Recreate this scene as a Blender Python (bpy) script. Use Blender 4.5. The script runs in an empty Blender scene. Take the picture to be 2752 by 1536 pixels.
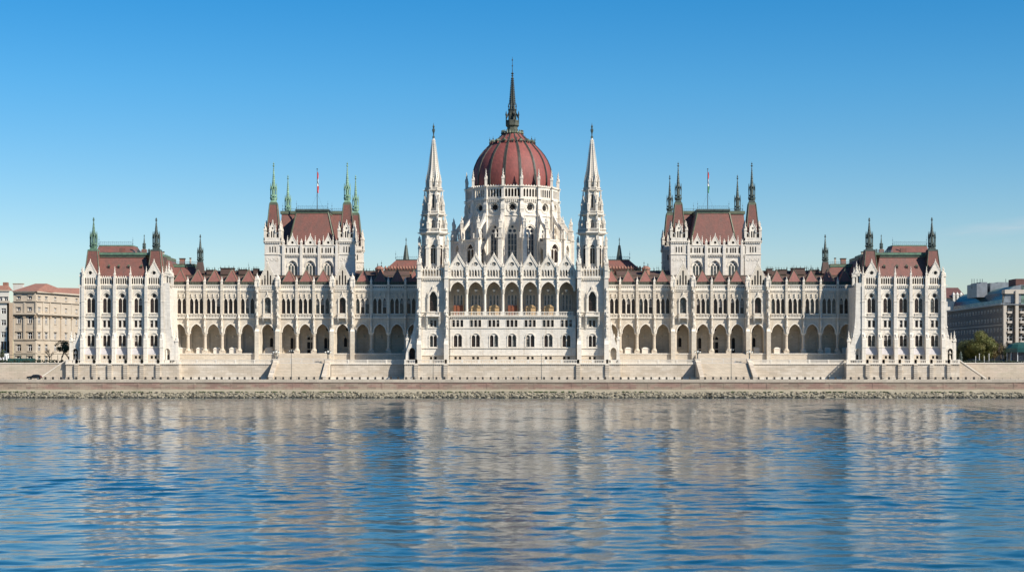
import bpy, math, random
from mathutils import Vector, Matrix
from mathutils.geometry import tessellate_polygon
R = math.radians
random.seed(7)
C = bpy.context.scene.collection
CAMD, F, HX, HY, HZ = 520.0, 4573.0, 1376.0, 975.0, 10.0
def S(Y): return (CAMD + Y) / F                      # metres per photo pixel at depth Y
def X(px, Y): return (px - HX) * S(Y)
def Z(py, Y): return HZ - (py - HY) * S(Y)
AX = 0.23                                             # symmetry axis of the palace

# ---------------------------------------------------------------- materials
MATS = {}
def nmat(name):
    m = bpy.data.materials.new(name); m.use_nodes = True
    nt = m.node_tree; b = nt.nodes['Principled BSDF']
    MATS[name] = m
    return m, nt, b
def N(nt, t, **k):
    n = nt.nodes.new(t)
    for a, v in k.items(): setattr(n, a, v)
    return n
def noise(nt, vec, scale, detail=4, rough=.6):
    n = N(nt, 'ShaderNodeTexNoise'); n.inputs['Scale'].default_value = scale
    n.inputs['Detail'].default_value = detail; n.inputs['Roughness'].default_value = rough
    nt.links.new(vec, n.inputs['Vector']); return n.outputs['Fac']
def mapr(nt, val, a, b, c=0., d=1.):
    n = N(nt, 'ShaderNodeMapRange'); nt.links.new(val, n.inputs[0])
    for i, v in zip((1, 2, 3, 4), (a, b, c, d)): n.inputs[i].default_value = v
    return n.outputs[0]
def mix(nt, fac, c1, c2, blend='MIX'):
    n = N(nt, 'ShaderNodeMix', data_type='RGBA', blend_type=blend)
    if isinstance(fac, float): n.inputs[0].default_value = fac
    else: nt.links.new(fac, n.inputs[0])
    for i, c in ((6, c1), (7, c2)):
        if isinstance(c, tuple): n.inputs[i].default_value = (*c, 1)
        else: nt.links.new(c, n.inputs[i])
    return n.outputs[2]
def mathn(nt, op, a, b):
    n = N(nt, 'ShaderNodeMath', operation=op)
    for i, v in enumerate((a, b)):
        if isinstance(v, (float, int)): n.inputs[i].default_value = v
        else: nt.links.new(v, n.inputs[i])
    return n.outputs[0]
def pos(nt, sx=1, sy=1, sz=1, wall=False):
    g = N(nt, 'ShaderNodeNewGeometry'); p = g.outputs['Position']
    if wall:
        s = N(nt, 'ShaderNodeSeparateXYZ'); nt.links.new(p, s.inputs[0])
        c = N(nt, 'ShaderNodeCombineXYZ')
        nt.links.new(mathn(nt, 'ADD', s.outputs[0], s.outputs[1]), c.inputs[0])
        nt.links.new(s.outputs[2], c.inputs[1]); p = c.outputs[0]
    m = N(nt, 'ShaderNodeMapping'); m.inputs['Scale'].default_value = (sx, sy, sz)
    nt.links.new(p, m.inputs[0]); return m.outputs[0]
def bump(nt, b, h, strength, dist):
    n = N(nt, 'ShaderNodeBump'); n.inputs['Strength'].default_value = strength
    n.inputs['Distance'].default_value = dist
    nt.links.new(h, n.inputs['Height']); nt.links.new(n.outputs[0], b.inputs['Normal'])
def simple(name, c, rough=.6, metal=0., var=.0, sc=1.5, c2=None):
    m, nt, b = nmat(name)
    b.inputs['Roughness'].default_value = rough; b.inputs['Metallic'].default_value = metal
    if var or c2:
        f = mapr(nt, noise(nt, pos(nt), sc, 5, .65), .35, .65)
        c2 = c2 or tuple(x * (1 - var) for x in c)
        nt.links.new(mix(nt, f, c, c2), b.inputs['Base Color'])
    else: b.inputs['Base Color'].default_value = (*c, 1)
    return m
def stone(name, c, dirt, course=.45, streak=.5, block=.08, blk=(1.1, .45), mortar=.6, patch=None, dirt_amt=.5):
    m, nt, b = nmat(name); b.inputs['Roughness'].default_value = .85
    big = mapr(nt, noise(nt, pos(nt), .12, 4), .35, .68)
    st = mapr(nt, noise(nt, pos(nt, 1.6, 1.6, .12), 1.0, 5, .7), .5, .72)
    fine = mapr(nt, noise(nt, pos(nt), 3.0, 4, .7), .3, .7)
    br = N(nt, 'ShaderNodeTexBrick'); nt.links.new(pos(nt, wall=True), br.inputs['Vector'])
    br.inputs['Scale'].default_value = 1; br.inputs['Brick Width'].default_value = blk[0]
    br.inputs['Row Height'].default_value = blk[1]; br.inputs['Mortar Size'].default_value = .03
    br.inputs['Color1'].default_value = (1, 1, 1, 1); br.inputs['Color2'].default_value = (1 - 2 * block,) * 3 + (1,)
    br.inputs['Mortar'].default_value = (mortar,) * 3 + (1,)
    col = mix(nt, mathn(nt, 'MULTIPLY', st, streak), c, dirt)
    if patch:
        pf = mapr(nt, noise(nt, pos(nt, .35, .35, 1.2), .5, 4, .7), .45, .56)
        col = mix(nt, pf, col, patch)
    col = mix(nt, mathn(nt, 'MULTIPLY', big, dirt_amt), col, dirt)
    col = mix(nt, mathn(nt, 'MULTIPLY', fine, .25), col, tuple(x * .8 for x in c))
    col = mix(nt, 1.0, col, br.outputs['Color'], 'MULTIPLY')
    nt.links.new(col, b.inputs['Base Color'])
    bump(nt, b, fine, .25, .08)
    return m
stone('arcadestone', (.60, .52, .405), (.34, .27, .19), mortar=.72, block=.08, dirt_amt=.5, streak=.5)
stone('wingstone', (.63, .56, .45), (.42, .34, .25), mortar=.82, block=.08, dirt_amt=.5, streak=.7)
stone('limestone', (.72, .665, .575), (.44, .37, .28), mortar=.84, block=.08, dirt_amt=.26, streak=.75)
stone('carved', (.68, .62, .52), (.38, .33, .27), mortar=.95, block=.04, dirt_amt=.35, streak=.6)
stone('warmstone', (.58, .50, .39), (.42, .34, .25), mortar=.7, block=.07)
stone('cleanstone', (.75, .685, .58), (.44, .37, .28), mortar=.93, block=.06, dirt_amt=.28, streak=.6)
stone('bastion', (.63, .555, .45), (.40, .32, .23), mortar=.62, block=.09, blk=(2.2, .72), patch=(.52, .44, .34))
stone('embank', (.52, .445, .34), (.34, .27, .19), mortar=.72, block=.07, blk=(1.6, .5), patch=(.56, .46, .36))
stone('quaybrick', (.36, .285, .21), (.24, .17, .125), mortar=.55, block=.16, blk=(2.6, .62), patch=(.31, .185, .145))
stone('quaycap', (.50, .43, .335), (.36, .30, .24), mortar=.6, block=.08, blk=(2.2, .9))
simple('spire_olive', (.085, .09, .065), .6, .1, .4, 1.0)
stone('slope', (.33, .29, .21), (.20, .17, .11), mortar=.7, block=.1, blk=(2, .5))
def roofmat(name, c, c2, row=.35):
    m, nt, b = nmat(name); b.inputs['Roughness'].default_value = .7
    f = mapr(nt, noise(nt, pos(nt, 1, 1, .35), .7, 5, .7), .35, .68)
    br = N(nt, 'ShaderNodeTexBrick'); nt.links.new(pos(nt, wall=True), br.inputs['Vector'])
    br.inputs['Scale'].default_value = 1; br.inputs['Brick Width'].default_value = .3
    br.inputs['Row Height'].default_value = row; br.inputs['Mortar Size'].default_value = .02
    br.inputs['Color1'].default_value = (1, 1, 1, 1); br.inputs['Color2'].default_value = (.78,) * 3 + (1,)
    br.inputs['Mortar'].default_value = (.65,) * 3 + (1,)
    fine = mapr(nt, noise(nt, pos(nt), 2.2, 4, .7), .4, .7)
    col = mix(nt, f, c, c2); col = mix(nt, mathn(nt, 'MULTIPLY', fine, .3), col, tuple(x * .6 for x in c))
    nt.links.new(mix(nt, 1., col, br.outputs['Color'], 'MULTIPLY'), b.inputs['Base Color'])
    return m
roofmat('redtile', (.225, .08, .058), (.145, .075, .058))
roofmat('shaded_browntile', (.12, .068, .05), (.085, .055, .042))  # tile browned dark, the shade behind the roof peaks put into its colour
roofmat('peaktile', (.29, .105, .08), (.21, .09, .07))
roofmat('domered', (.265, .068, .054), (.18, .05, .04), row=.9)
roofmat('orangetile', (.35, .16, .105), (.25, .13, .09))
simple('copper_dark', (.075, .10, .085), .55, .2, .5, 1.2)
simple('copper_olive', (.13, .15, .095), .6, .1, .4, .8)
simple('copper_green', (.12, .22, .14), .65, 0, 0, 1.0, (.07, .12, .085))
simple('copper_pale', (.24, .40, .27), .65, 0, 0, 1.0, (.12, .20, .13))
simple('spire_dark', (.055, .06, .05), .5, .3, .4, 2)
simple('gutter', (.085, .078, .055), .7, 0, .5, 3)
simple('iron', (.06, .075, .08), .5, .5)
simple('rail_blue', (.12, .19, .22), .5, .3)
simple('bollard', (.035, .03, .025), .7, 0, .5, 6)
simple('woodtan', (.50, .33, .16), .6, 0, .25, 3)
simple('woodred', (.22, .07, .03), .5, 0, .3, 2)
simple('glassframe', (.07, .045, .035), .5)
simple('paleframe', (.50, .50, .48), .6)
simple('asphalt', (.30, .27, .23), .9, 0, .2, .5)
simple('earth', (.12, .12, .09), .95, 0, .4, .3)
simple('skirt', (.46, .43, .42), .8, 0, .15, 1)
simple('rock', (.31, .275, .20), .9, 0, 0, 2.2, (.11, .095, .065))
simple('wetrock', (.05, .045, .03), .5, 0, .3, 2)
simple('weed', (.06, .085, .03), .9, 0, .4, 2)
simple('white', (.75, .75, .73), .6); simple('flagred', (.55, .04, .04), .7); simple('flaggreen', (.05, .22, .10), .7)
simple('lamp_glass', (.75, .75, .70), .3)
def glass(name, c, rough, c2=None, sc=.8):
    m, nt, b = nmat(name)
    b.inputs['Roughness'].default_value = rough; b.inputs['Specular IOR Level'].default_value = .3
    f = mapr(nt, noise(nt, pos(nt, 1, 1, .8), sc, 3, .7), .5, .62)
    nt.links.new(mix(nt, f, c, c2 or tuple(x * 2.2 for x in c)), b.inputs['Base Color'])
    return m
glass('glass', (.016, .012, .011), .2, (.05, .032, .028), 1.6)
glass('glass_blue', (.02, .03, .045), .12, (.05, .065, .085), .9)
glass('glass_pale', (.05, .06, .06), .15, (.16, .17, .16), 1.2)
glass('mansard_glass', (.02, .07, .11), .18, (.03, .11, .16), .6)
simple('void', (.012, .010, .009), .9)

# ---------------------------------------------------------------- mesh builder
class MB:
    def __init__(s, mir=False, M=None):
        s.v, s.f, s.m = [], [], []; s.mir = mir; s.M = M or Matrix.Identity(4)
    def add(s, vs, fs, mat):
        o = len(s.v)
        for v in vs:
            w = s.M @ Vector(v)
            if s.mir: w.x = 2 * AX - w.x
            s.v.append(w)
        for f in fs: s.f.append([i + o for i in f]); s.m.append(mat)
    def box(s, x0, x1, y0, y1, z0, z1, mat):
        s.add([(x, y, z) for z in (z0, z1) for y in (y0, y1) for x in (x0, x1)],
              [(0, 2, 3, 1), (4, 5, 7, 6), (0, 1, 5, 4), (2, 6, 7, 3), (0, 4, 6, 2), (1, 3, 7, 5)], mat)
    def frus(s, cx, cy, z0, r0, z1, r1, n, mat, rot=0, cap=True, cx1=None, cy1=None, sq=None):
        cx1 = cx if cx1 is None else cx1; cy1 = cy if cy1 is None else cy1
        a = [rot + 2 * math.pi * i / n for i in range(n)]
        vs = [(cx + r0 * math.cos(t), cy + r0 * math.sin(t), z0) for t in a] + [(cx1 + r1 * math.cos(t), cy1 + r1 * math.sin(t), z1) for t in a]
        fs = [(i, (i + 1) % n, n + (i + 1) % n, n + i) for i in range(n)]
        if cap: fs += [tuple(range(n - 1, -1, -1)), tuple(range(n, 2 * n))]
        s.add(vs, fs, mat)
    def sqf(s, x0, x1, y0, y1, z0, X0, X1, Y0, Y1, z1, mat):      # truncated pyramid between two rectangles
        s.add([(x0, y0, z0), (x1, y0, z0), (x1, y1, z0), (x0, y1, z0), (X0, Y0, z1), (X1, Y0, z1), (X1, Y1, z1), (X0, Y1, z1)],
              [(0, 1, 5, 4), (1, 2, 6, 5), (2, 3, 7, 6), (3, 0, 4, 7), (4, 5, 6, 7), (3, 2, 1, 0)], mat)
    def lathe(s, cx, cy, prof, n, mat, rot=0):
        for (z0, r0), (z1, r1) in zip(prof, prof[1:]): s.frus(cx, cy, z0, r0, z1, r1, n, mat, rot, cap=True)
    def bar(s, p, q, w, mat, w2=None, n=4):
        p, q = Vector(p), Vector(q); d = q - p
        if d.length < 1e-6: return
        q4 = d.to_track_quat('Z', 'Y').to_matrix(); w2 = w if w2 is None else w2
        vs = []
        for c, r in ((p, w), (q, w2)):
            for i in range(n):
                t = 2 * math.pi * (i + .5) / n
                vs.append(tuple(c + q4 @ Vector((r * .7 * math.cos(t), r * .7 * math.sin(t), 0))))
        s.add(vs, [(i, (i + 1) % n, n + (i + 1) % n, n + i) for i in range(n)] + [tuple(range(n - 1, -1, -1)), tuple(range(n, 2 * n))], mat)
    def slab(s, outline, holes, y0, y1, mat, back=True):           # solid wall with openings, outline in (x, z)
        loops = [outline] + list(holes)
        tris = tessellate_polygon([[Vector((p[0], p[1], 0)) for p in l] for l in loops])
        flat = [p for l in loops for p in l]; n = len(flat)
        vs = [(x, y0, z) for x, z in flat] + [(x, y1, z) for x, z in flat]
        fs = [tuple(t) for t in tris]
        if back: fs += [(a + n, c + n, b + n) for a, b, c in tris]
        o = 0
        for l in loops:
            k = len(l)
            fs += [(o + i, o + (i + 1) % k, n + o + (i + 1) % k, n + o + i) for i in range(k)]
            o += k
        s.add(vs, fs, mat)
    def poly(s, pts, y, mat): s.add([(x, y, z) for x, z in pts], [tuple(range(len(pts)))], mat)
    def band(s, pts, w, y0, y1, mat):                              # moulding that follows an open outline, w outwards
        k = len(pts); out = []
        for i in range(k):
            a = Vector(pts[max(i - 1, 0)]); b = Vector(pts[min(i + 1, k - 1)]); d = (b - a).normalized()
            out.append((pts[i][0] + d.y * w, pts[i][1] - d.x * w))
        for i in range(k - 1):
            q = [pts[i], pts[i + 1], out[i + 1], out[i]]
            s.add([(x, y0, z) for x, z in q] + [(x, y1, z) for x, z in q], [(0, 1, 2, 3), (2, 3, 7, 6), (0, 1, 5, 4)], mat)
WO = {}
def build(mb, name, parent=None, label=None, smooth=False, kind=None, cat=None, group=None):
    if not mb.v: return None
    xs = [v.x for v in mb.v]; ys = [v.y for v in mb.v]; zs = [v.z for v in mb.v]
    o = Vector(((min(xs) + max(xs)) / 2, (min(ys) + max(ys)) / 2, min(zs)))
    me = bpy.data.meshes.new(name); me.from_pydata([tuple(v - o) for v in mb.v], [], mb.f)
    keys = []
    for k in mb.m:
        if k not in keys: keys.append(k)
    for k in keys: me.materials.append(MATS[k])
    ix = {k: i for i, k in enumerate(keys)}
    me.polygons.foreach_set('material_index', [ix[k] for k in mb.m])
    if smooth: me.polygons.foreach_set('use_smooth', [True] * len(mb.f))
    me.update()
    ob = bpy.data.objects.new(name, me); C.objects.link(ob)
    WO[ob.name] = o
    if parent: ob.parent = parent; ob.location = o - WO[parent.name]
    else: ob.location = o
    for k, v in (('label', label), ('kind', kind), ('category', cat), ('group', group)):
        if v: ob[k] = v
    return ob
def empty(name, loc, label, cat, group=None):
    ob = bpy.data.objects.new(name, None); C.objects.link(ob); ob.location = loc; WO[ob.name] = Vector(loc)
    ob['label'] = label; ob['category'] = cat
    if group: ob['group'] = group
    return ob

# ---------------------------------------------------------------- shapes in (x, z)
def arch(cx, z0, zs, a, rise, n=6):
    """closed outline: sill z0, springing zs, half width a, rise of a pointed (rise>a) or round arch"""
    return [(cx + a, z0)] + arc(cx, zs, a, rise, n) + [(cx - a, z0)]
def arc(cx, zs, a, rise, n=6):
    if rise <= a * 1.02:
        return [(cx + a * math.cos(math.pi * i / (2 * n)), zs + rise * math.sin(math.pi * i / (2 * n))) for i in range(2 * n + 1)]
    Rr = (a * a + rise * rise) / (2 * a); t1 = math.asin(min(1, rise / Rr)); pts = []
    for i in range(n + 1):
        t = t1 * i / n; pts.append((cx + a - Rr + Rr * math.cos(t), zs + Rr * math.sin(t)))
    return pts + [(2 * cx - x, z) for x, z in reversed(pts[:-1])]
def rect(x0, x1, z0, z1): return [(x0, z0), (x1, z0), (x1, z1), (x0, z1)]
def circ(cx, cz, r, n=14): return [(cx + r * math.cos(2 * math.pi * i / n), cz + r * math.sin(2 * math.pi * i / n)) for i in range(n)]
def bb(p): return min(q[0] for q in p), max(q[0] for q in p), min(q[1] for q in p), max(q[1] for q in p)
simple('blind', (.30, .27, .23), .7)
GR = random.Random(99)
def glaze(mb, shapes, y, gl='glass', fr='glassframe', step=1.3, fw=.06, vbar=True):
    for p in shapes:
        x0, x1, z0, z1 = bb(p); mb.poly(p, y, 'glass_pale' if gl == 'glass' and GR.random() < .12 else gl)
        if gl == 'glass' and z1 - z0 > 1.6 and GR.random() < .22: q_ = GR.uniform(.2, .6); zz_ = z1 - (x1 - x0) * .5; mb.box(x0 + .05, x1 - .05, y - .03, y - .012, zz_ - (zz_ - z0) * q_, zz_, 'blind')
        if fr:
            k = len(p); c = ((x0 + x1) / 2, (z0 + z1) / 2)
            for i in range(k):
                a, b = p[i], p[(i + 1) % k]
                ai = (a[0] + (c[0] - a[0]) * fw / max(.2, (x1 - x0) / 2), a[1] + (c[1] - a[1]) * fw / max(.2, (z1 - z0) / 2))
                bi = (b[0] + (c[0] - b[0]) * fw / max(.2, (x1 - x0) / 2), b[1] + (c[1] - b[1]) * fw / max(.2, (z1 - z0) / 2))
                q = [a, b, bi, ai]; mb.add([(x, y - .07, z) for x, z in q], [(0, 1, 2, 3)], fr)
            if z1 - z0 > 2.2 * step:
                z = z0 + step
                while z < z1 - .7 * step: mb.box(x0 + .02, x1 - .02, y - .06, y - .01, z - .04, z + .04, fr); z += step
            if vbar and x1 - x0 > .8: mb.box(c[0] - .03, c[0] + .03, y - .06, y - .01, z0, z1 - (x1 - x0) * .25, fr)

# ---------------------------------------------------------------- gothic furniture
def pinnacle(mb, x, y, z0, z1, w, mat='carved', shaft=.45):
    """square shaft with gablets, crocketed spirelet and knob"""
    h = z1 - z0; zs = z0 + h * shaft; w2 = w / 2
    mb.box(x - w2, x + w2, y - w2, y + w2, z0, zs, mat)
    mb.box(x - w2 * 1.3, x + w2 * 1.3, y - w2 * 1.3, y + w2 * 1.3, zs - .12 * w, zs + .14 * w, mat)
    for t in (0, 1):                                               # crossed gablets
        a = w2 * 1.15; hh = w * .9
        vs = [(-a, -a, 0), (a, -a, 0), (0, -a, hh), (-a, a, 0), (a, a, 0), (0, a, hh)]
        if t: vs = [(q[1], q[0], q[2]) for q in vs]
        mb.add([(x + q[0], y + q[1], zs + q[2] + .13 * w) for q in vs], [(0, 1, 2), (3, 5, 4), (0, 2, 5, 3), (1, 4, 5, 2)], mat)
    mb.frus(x, y, zs, w2 * 1.15, z1, .04, 4, mat, R(45))
    n = max(2, int((z1 - zs) / .75))
    for i in range(1, n):
        t = i / n; r = w2 * (1 - t) * 1.1 + .05; z = zs + (z1 - zs) * t
        mb.frus(x, y, z, r + .07, z + .2, r, 4, mat, 0)
    mb.frus(x, y, z1 - .4, .04, z1 - .28, .11, 5, mat); mb.frus(x, y, z1 - .28, .11, z1 + .1, .02, 5, mat)
def statue(mb, x, y, z, h=2.0, mat='carved'):
    """corbel, robed figure and canopy on a pier"""
    mb.frus(x, y, z - .6, .12, z, .42, 6, mat); mb.frus(x, y, z, .34, z + h * .55, .24, 7, mat)
    mb.frus(x, y, z + h * .55, .3, z + h * .78, .2, 7, mat); mb.frus(x, y, z + h * .78, .1, z + h * .98, .15, 6, mat)
    mb.frus(x, y, z + h * 1.15, .3, z + h * 1.35, .46, 6, mat); mb.frus(x, y, z + h * 1.35, .4, z + h * 1.95, .04, 6, mat)
def balus(mb, x0, x1, y, z0, z1, mat='cleanstone', step=.42, th=.3, axis='x'):
    """rails and turned balusters"""
    L = x1 - x0; n = max(1, int(L / step)); h = z1 - z0
    def bx(a, b, c0, c1, t): 
        if axis == 'x': mb.box(a, b, y - t / 2, y + t / 2, c0, c1, mat)
        else: mb.box(y - t / 2, y + t / 2, a, b, c0, c1, mat)
    bx(x0, x1, z0, z0 + h * .16, th); bx(x0, x1, z1 - h * .17, z1, th * 1.1)
    for i in range(n):
        c = x0 + L * (i + .5) / n
        px, py = (c, y) if axis == 'x' else (y, c)
        mb.frus(px, py, z0 + h * .15, .09, z0 + h * .4, .13, 4, mat, R(45), cap=False)
        mb.frus(px, py, z0 + h * .4, .13, z1 - h * .16, .07, 4, mat, R(45), cap=False)
def corbels(mb, x0, x1, y, z, step=.55, d=.3, h=.45, mat='carved'):
    n = max(1, int((x1 - x0) / step))
    for i in range(n):
        c = x0 + (x1 - x0) * (i + .5) / n; mb.box(c - step * .27, c + step * .27, y - d, y, z - h, z, mat)
def crest(mb, x0, x1, y, z, h=.9, step=.6, mat='rail_blue', t=.045, axis='x'):
    """wrought iron cresting: two rails and spiked uprights"""
    n = max(1, int((x1 - x0) / step))
    def P(a, zz): return (a, y, zz) if axis == 'x' else (y, a, zz)
    mb.bar(P(x0, z + h * .95), P(x1, z + h * .95), t * 1.6, mat); mb.bar(P(x0, z + h * .2), P(x1, z + h * .2), t * 1.2, mat)
    for i in range(n + 1):
        a = x0 + (x1 - x0) * i / n
        mb.bar(P(a, z), P(a, z + h * (1.25 if i % 2 else 1.0)), t, mat)
        if i < n: b = x0 + (x1 - x0) * (i + 1) / n; mb.bar(P(a, z + h * .2), P(b, z + h * .95), t * .7, mat)
def finial_rod(mb, x, y, z0, z1, mat='iron', r=.09):
    mb.bar((x, y, z0), (x, y, z1), r, mat, r * .35, 5); h = z1 - z0
    for t, k in ((.2, 2.2), (.62, 1.7)):
        z = z0 + h * t; mb.frus(x, y, z - r * k, r * .4, z, r * k, 6, mat, cap=False); mb.frus(x, y, z, r * k, z + r * k, r * .4, 6, mat, cap=False)
def lantern(mb, x, y, zb, zl, zs, zt, r, mat, mat2=None, n=8):
    """copper lantern: moulded base zb-zl, open arcade zl-zs, crocketed needle to zt"""
    mat2 = mat2 or mat; h = zs - zl
    mb.frus(x, y, zb, r * 1.32, zb + (zl - zb) * .3, r * 1.38, 4, mat2, R(45)); mb.frus(x, y, zb + (zl - zb) * .3, r * 1.38, zb + (zl - zb) * .55, r * 1.1, 4, mat2, R(45))
    mb.frus(x, y, zb + (zl - zb) * .55, r * 1.1, zl, r * 1.3, 8, mat2, R(22.5)); 
    mb.frus(x, y, zl, r * .5, zs, r * .42, n, mat2)
    for i in range(n):
        t = 2 * math.pi * (i + .5) / n; cx, cy = x + r * 1.05 * math.cos(t), y + r * 1.05 * math.sin(t)
        mb.bar((cx, cy, zl), (cx, cy, zs - h * .1), r * .17, mat)
        mb.frus(cx, cy, zs - h * .35, r * .16, zs + h * .3, .02, 4, mat)
        mb.bar((cx, cy, zs - h * .3), (x + r * .5 * math.cos(t), y + r * .5 * math.sin(t), zs + h * .15), r * .15, mat)
    mb.frus(x, y, zl + h * .12, r * 1.12, zl + h * .24, r * 1.12, n, mat, R(22.5))
    z1 = zs - h * .12; H = zt - z1; zz = z1 + H * .8
    mb.frus(x, y, z1, r * .8, z1 + H * .12, r * .52, n, mat); mb.frus(x, y, z1 + H * .12, r * .5, zz, r * .1, n, mat)
    for i in range(1, 9):
        t = i / 9; z = z1 + H * .12 + (zz - z1 - H * .12) * t; rr = r * (.5 - .4 * t)
        mb.frus(x, y, z, rr + r * .1, z + .15 + H * .012, rr * .95, n, mat, R(22.5 * (i % 2)))
    finial_rod(mb, x, y, zz, zt, mat, r * .14 + .03)
def ogee_hood(mb, cx, zs, a, rise, w, y, proud, mat='cleanstone'):
    p = arc(cx, zs, a, rise); mb.band(p, w, y - proud, y, mat)
    zt = zs + rise
    mb.bar((cx - a * .45, y - proud * .6, zt - rise * .10 + w), (cx, y - proud * .6, zt + w * 3.2), w * .7, mat)
    mb.bar((cx + a * .45, y - proud * .6, zt - rise * .10 + w), (cx, y - proud * .6, zt + w * 3.2), w * .7, mat)
    mb.frus(cx, y - proud * .6, zt + w * 3, .22, zt + w * 3 + .9, .03, 6, mat)
# ================================================================ the palace
PAL = empty('parliament_building', (AX, 0, 9.9), 'huge white neo-gothic palace with a red ribbed dome and many spires along the river bank', 'parliament building')
ws = .11371
def wing(mir):
    side = 'right' if mir else 'left'
    w = MB(mir); zf = Z(949, 0); zs = Z(893, 0); za = Z(870, 0); zc = Z(780, 0); zt = Z(766, 0)
    A = [482, 527.8, 573.4, 619.6, 665.3, 774.8, 820.4, 866.6, 974.5, 1020.7, 1066.9, 1112]; G = [719.3, 920.4]
    wins, cols, gab, bal = [], [], [], []
    hA = 23 * ws; a = 16.3 * ws
    for px in A:
        c = X(px, 0)
        out = [(c - hA, zs)] + list(reversed(arc(c, zs, a, za - zs, 7))) + [(c + hA, zs), (c + hA, zc), (c - hA, zc)]
        ws_ = [arch(c + o * ws, Z(842, 0), Z(810, 0), 4.7 * ws, 1.05, 4) for o in (-13, 0, 13)]
        w.slab(out, ws_, 0, 1.0, 'wingstone')
        w.band(arc(c, zs, a, za - zs, 7), .32, -.14, .02, 'cleanstone')
        for o in (-13, 0, 13):
            w.band(arc(c + o * ws, Z(810, 0), 4.7 * ws, 1.05, 4), .14, -.10, .02, 'cleanstone')
            w.frus(c + (o + .3) * ws, -.12, Z(799, 0), .10, Z(796, 0), .33, 6, 'carved'); w.frus(c + (o + .3) * ws, -.12, Z(796, 0), .22, Z(790, 0), .12, 6, 'carved')
            w.frus(c + (o + .3) * ws, -.12, Z(790, 0), .34, Z(788, 0), .05, 6, 'carved')
        for o in (-6.5, 6.5): w.frus(c + o * ws, -.1, Z(842, 0), .16, Z(812, 0), .13, 6, 'cleanstone')
        # pierced parapet
        n = 8; hs = [circ(c + (i - 3.5) * 5 * ws, Z(771.5, 0), .225, 8) for i in range(n)]
        w.slab(rect(c - hA, c + hA, zc, zt), hs, .05, .3, 'cleanstone')
        w.box(c - hA, c + hA, -.12, .42, zt, zt + .16, 'cleanstone'); w.box(c - hA, c + hA, -.16, .04, zc, zc + .18, 'cleanstone')
        corbels(w, c - hA + .3, c + hA - .3, 0, Z(780.5, 0), .42, .18, .4)
        w.box(c - hA + .3, c + hA - .3, -.34, .02, Z(855.5, 0), Z(853.2, 0), 'cleanstone')
        b = MB(mir); glaze(b, ws_, .4); wins.append(b)
        b = MB(mir); balus(b, c - hA + .5, c + hA - .5, -.22, Z(853, 0), Z(843.6, 0), step=.45, th=.22); bal.append(b)
        # capitals over the columns
        for sx in (-1, 1): pass
    edges = [459, 504.9, 550.6, 596.5, 642.4, 751.6, 797.6, 843.5, 889.5, 951.5, 997.6, 1043.8, 1089.5, 1135]
    for px in edges:
        c = X(px, 0)
        if 460 < px < 1130:
            w.box(c - .38, c + .38, -.5, .02, Z(880, 0), zt + .4, 'wingstone'); w.box(c - .46, c + .46, -.6, .02, Z(854, 0) - .1, Z(852, 0), 'cleanstone')
            w.box(c - .46, c + .46, -.6, .02, zc - .1, zc + .15, 'cleanstone')
            pinnacle(w, c, -.2, zt + .3, Z(743, 0), .55, 'cleanstone', .35)
            statue(w, c, -.75, Z(876, 0), 1.9); w.frus(c, -.3, Z(893, 0), .3, Z(878, 0), .42, 6, 'carved')
        if px in (504.9, 550.6, 596.5, 642.4, 797.6, 843.5, 997.6, 1043.8, 1089.5):
            b = MB(mir); b.box(c - .8, c + .8, -.35, 1.25, zf, zf + .8, 'warmstone'); b.frus(c, .45, zf + .8, .95, zf + 1.5, .55, 8, 'warmstone')
            b.frus(c, .45, zf + 1.5, .50, zs - 1.0, .45, 12, 'warmstone'); b.frus(c, .45, zs - 1.0, .56, zs - .8, .56, 12, 'warmstone'); b.frus(c, .45, zs - .8, .46, zs - .25, .8, 8, 'cleanstone')
            b.box(c - .76, c + .76, -.12, 1.1, zs - .25, zs, 'cleanstone'); cols.append(b)
        elif px < 1130:
            w.box(c - .55, c + .55, -.3, 1.1, zf, zs + .02, 'wingstone')
    gws = []
    for px in G:
        c = X(px, -1.2); s = S(-1.2); hw = 31 * s; y = -1.2; a2 = 16.6 * s
        g = MB(mir)
        out = [(c - hw, Z(949, y)), (c - a2, Z(949, y)), (c - a2, Z(893, y))] + list(reversed(arc(c, Z(893, y), a2, Z(870, y) - Z(893, y), 7)))[1:-1] + [(c + a2, Z(893, y)), (c + a2, Z(949, y)), (c + hw, Z(949, y)), (c + hw, Z(766, y)), (c - hw, Z(766, y))]
        big = arch(c, Z(841, y), Z(809, y), 8.2 * s, 9.5 * s, 5)
        g.slab(out, [big], y, 1.2, 'wingstone')
        g.band(arc(c, Z(893, y), a2, Z(870, y) - Z(893, y), 7), .34, y - .15, y + .02, 'cleanstone')
        b = MB(mir); glaze(b, [big], y + .5, fr='glassframe'); wins.append(b)
        ogee_hood(g, c, Z(809, y), 9.4 * s, 11 * s, .3, y, .5)
        for sx in (-1, 1): g.box(c + sx * 10.6 * s - .16, c + sx * 10.6 * s + .16, y - .3, y, Z(842, y), Z(809, y), 'cleanstone'); g.frus(c + sx * 10.6 * s, y - .3, Z(809, y), .16, Z(797, y), .03, 4, 'cleanstone')
        # gable with five lancets
        la = [arch(c + o * s, Z(765.3, y), Z(t, y), 2.1 * s, .35, 3) for o, t in ((-15, 754), (-7.6, 742), (0, 729), (7.6, 742), (15, 754))]
        g.slab([(c - 23.5 * s, Z(766, y)), (c + 23.5 * s, Z(766, y)), (c + 23.5 * s, Z(758, y)), (c, Z(709, y)), (c - 23.5 * s, Z(758, y))], la, y, y + .7, 'wingstone')
        lw = MB(mir); glaze(lw, la, y + .3, fr=None); gws.append(lw)
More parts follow.
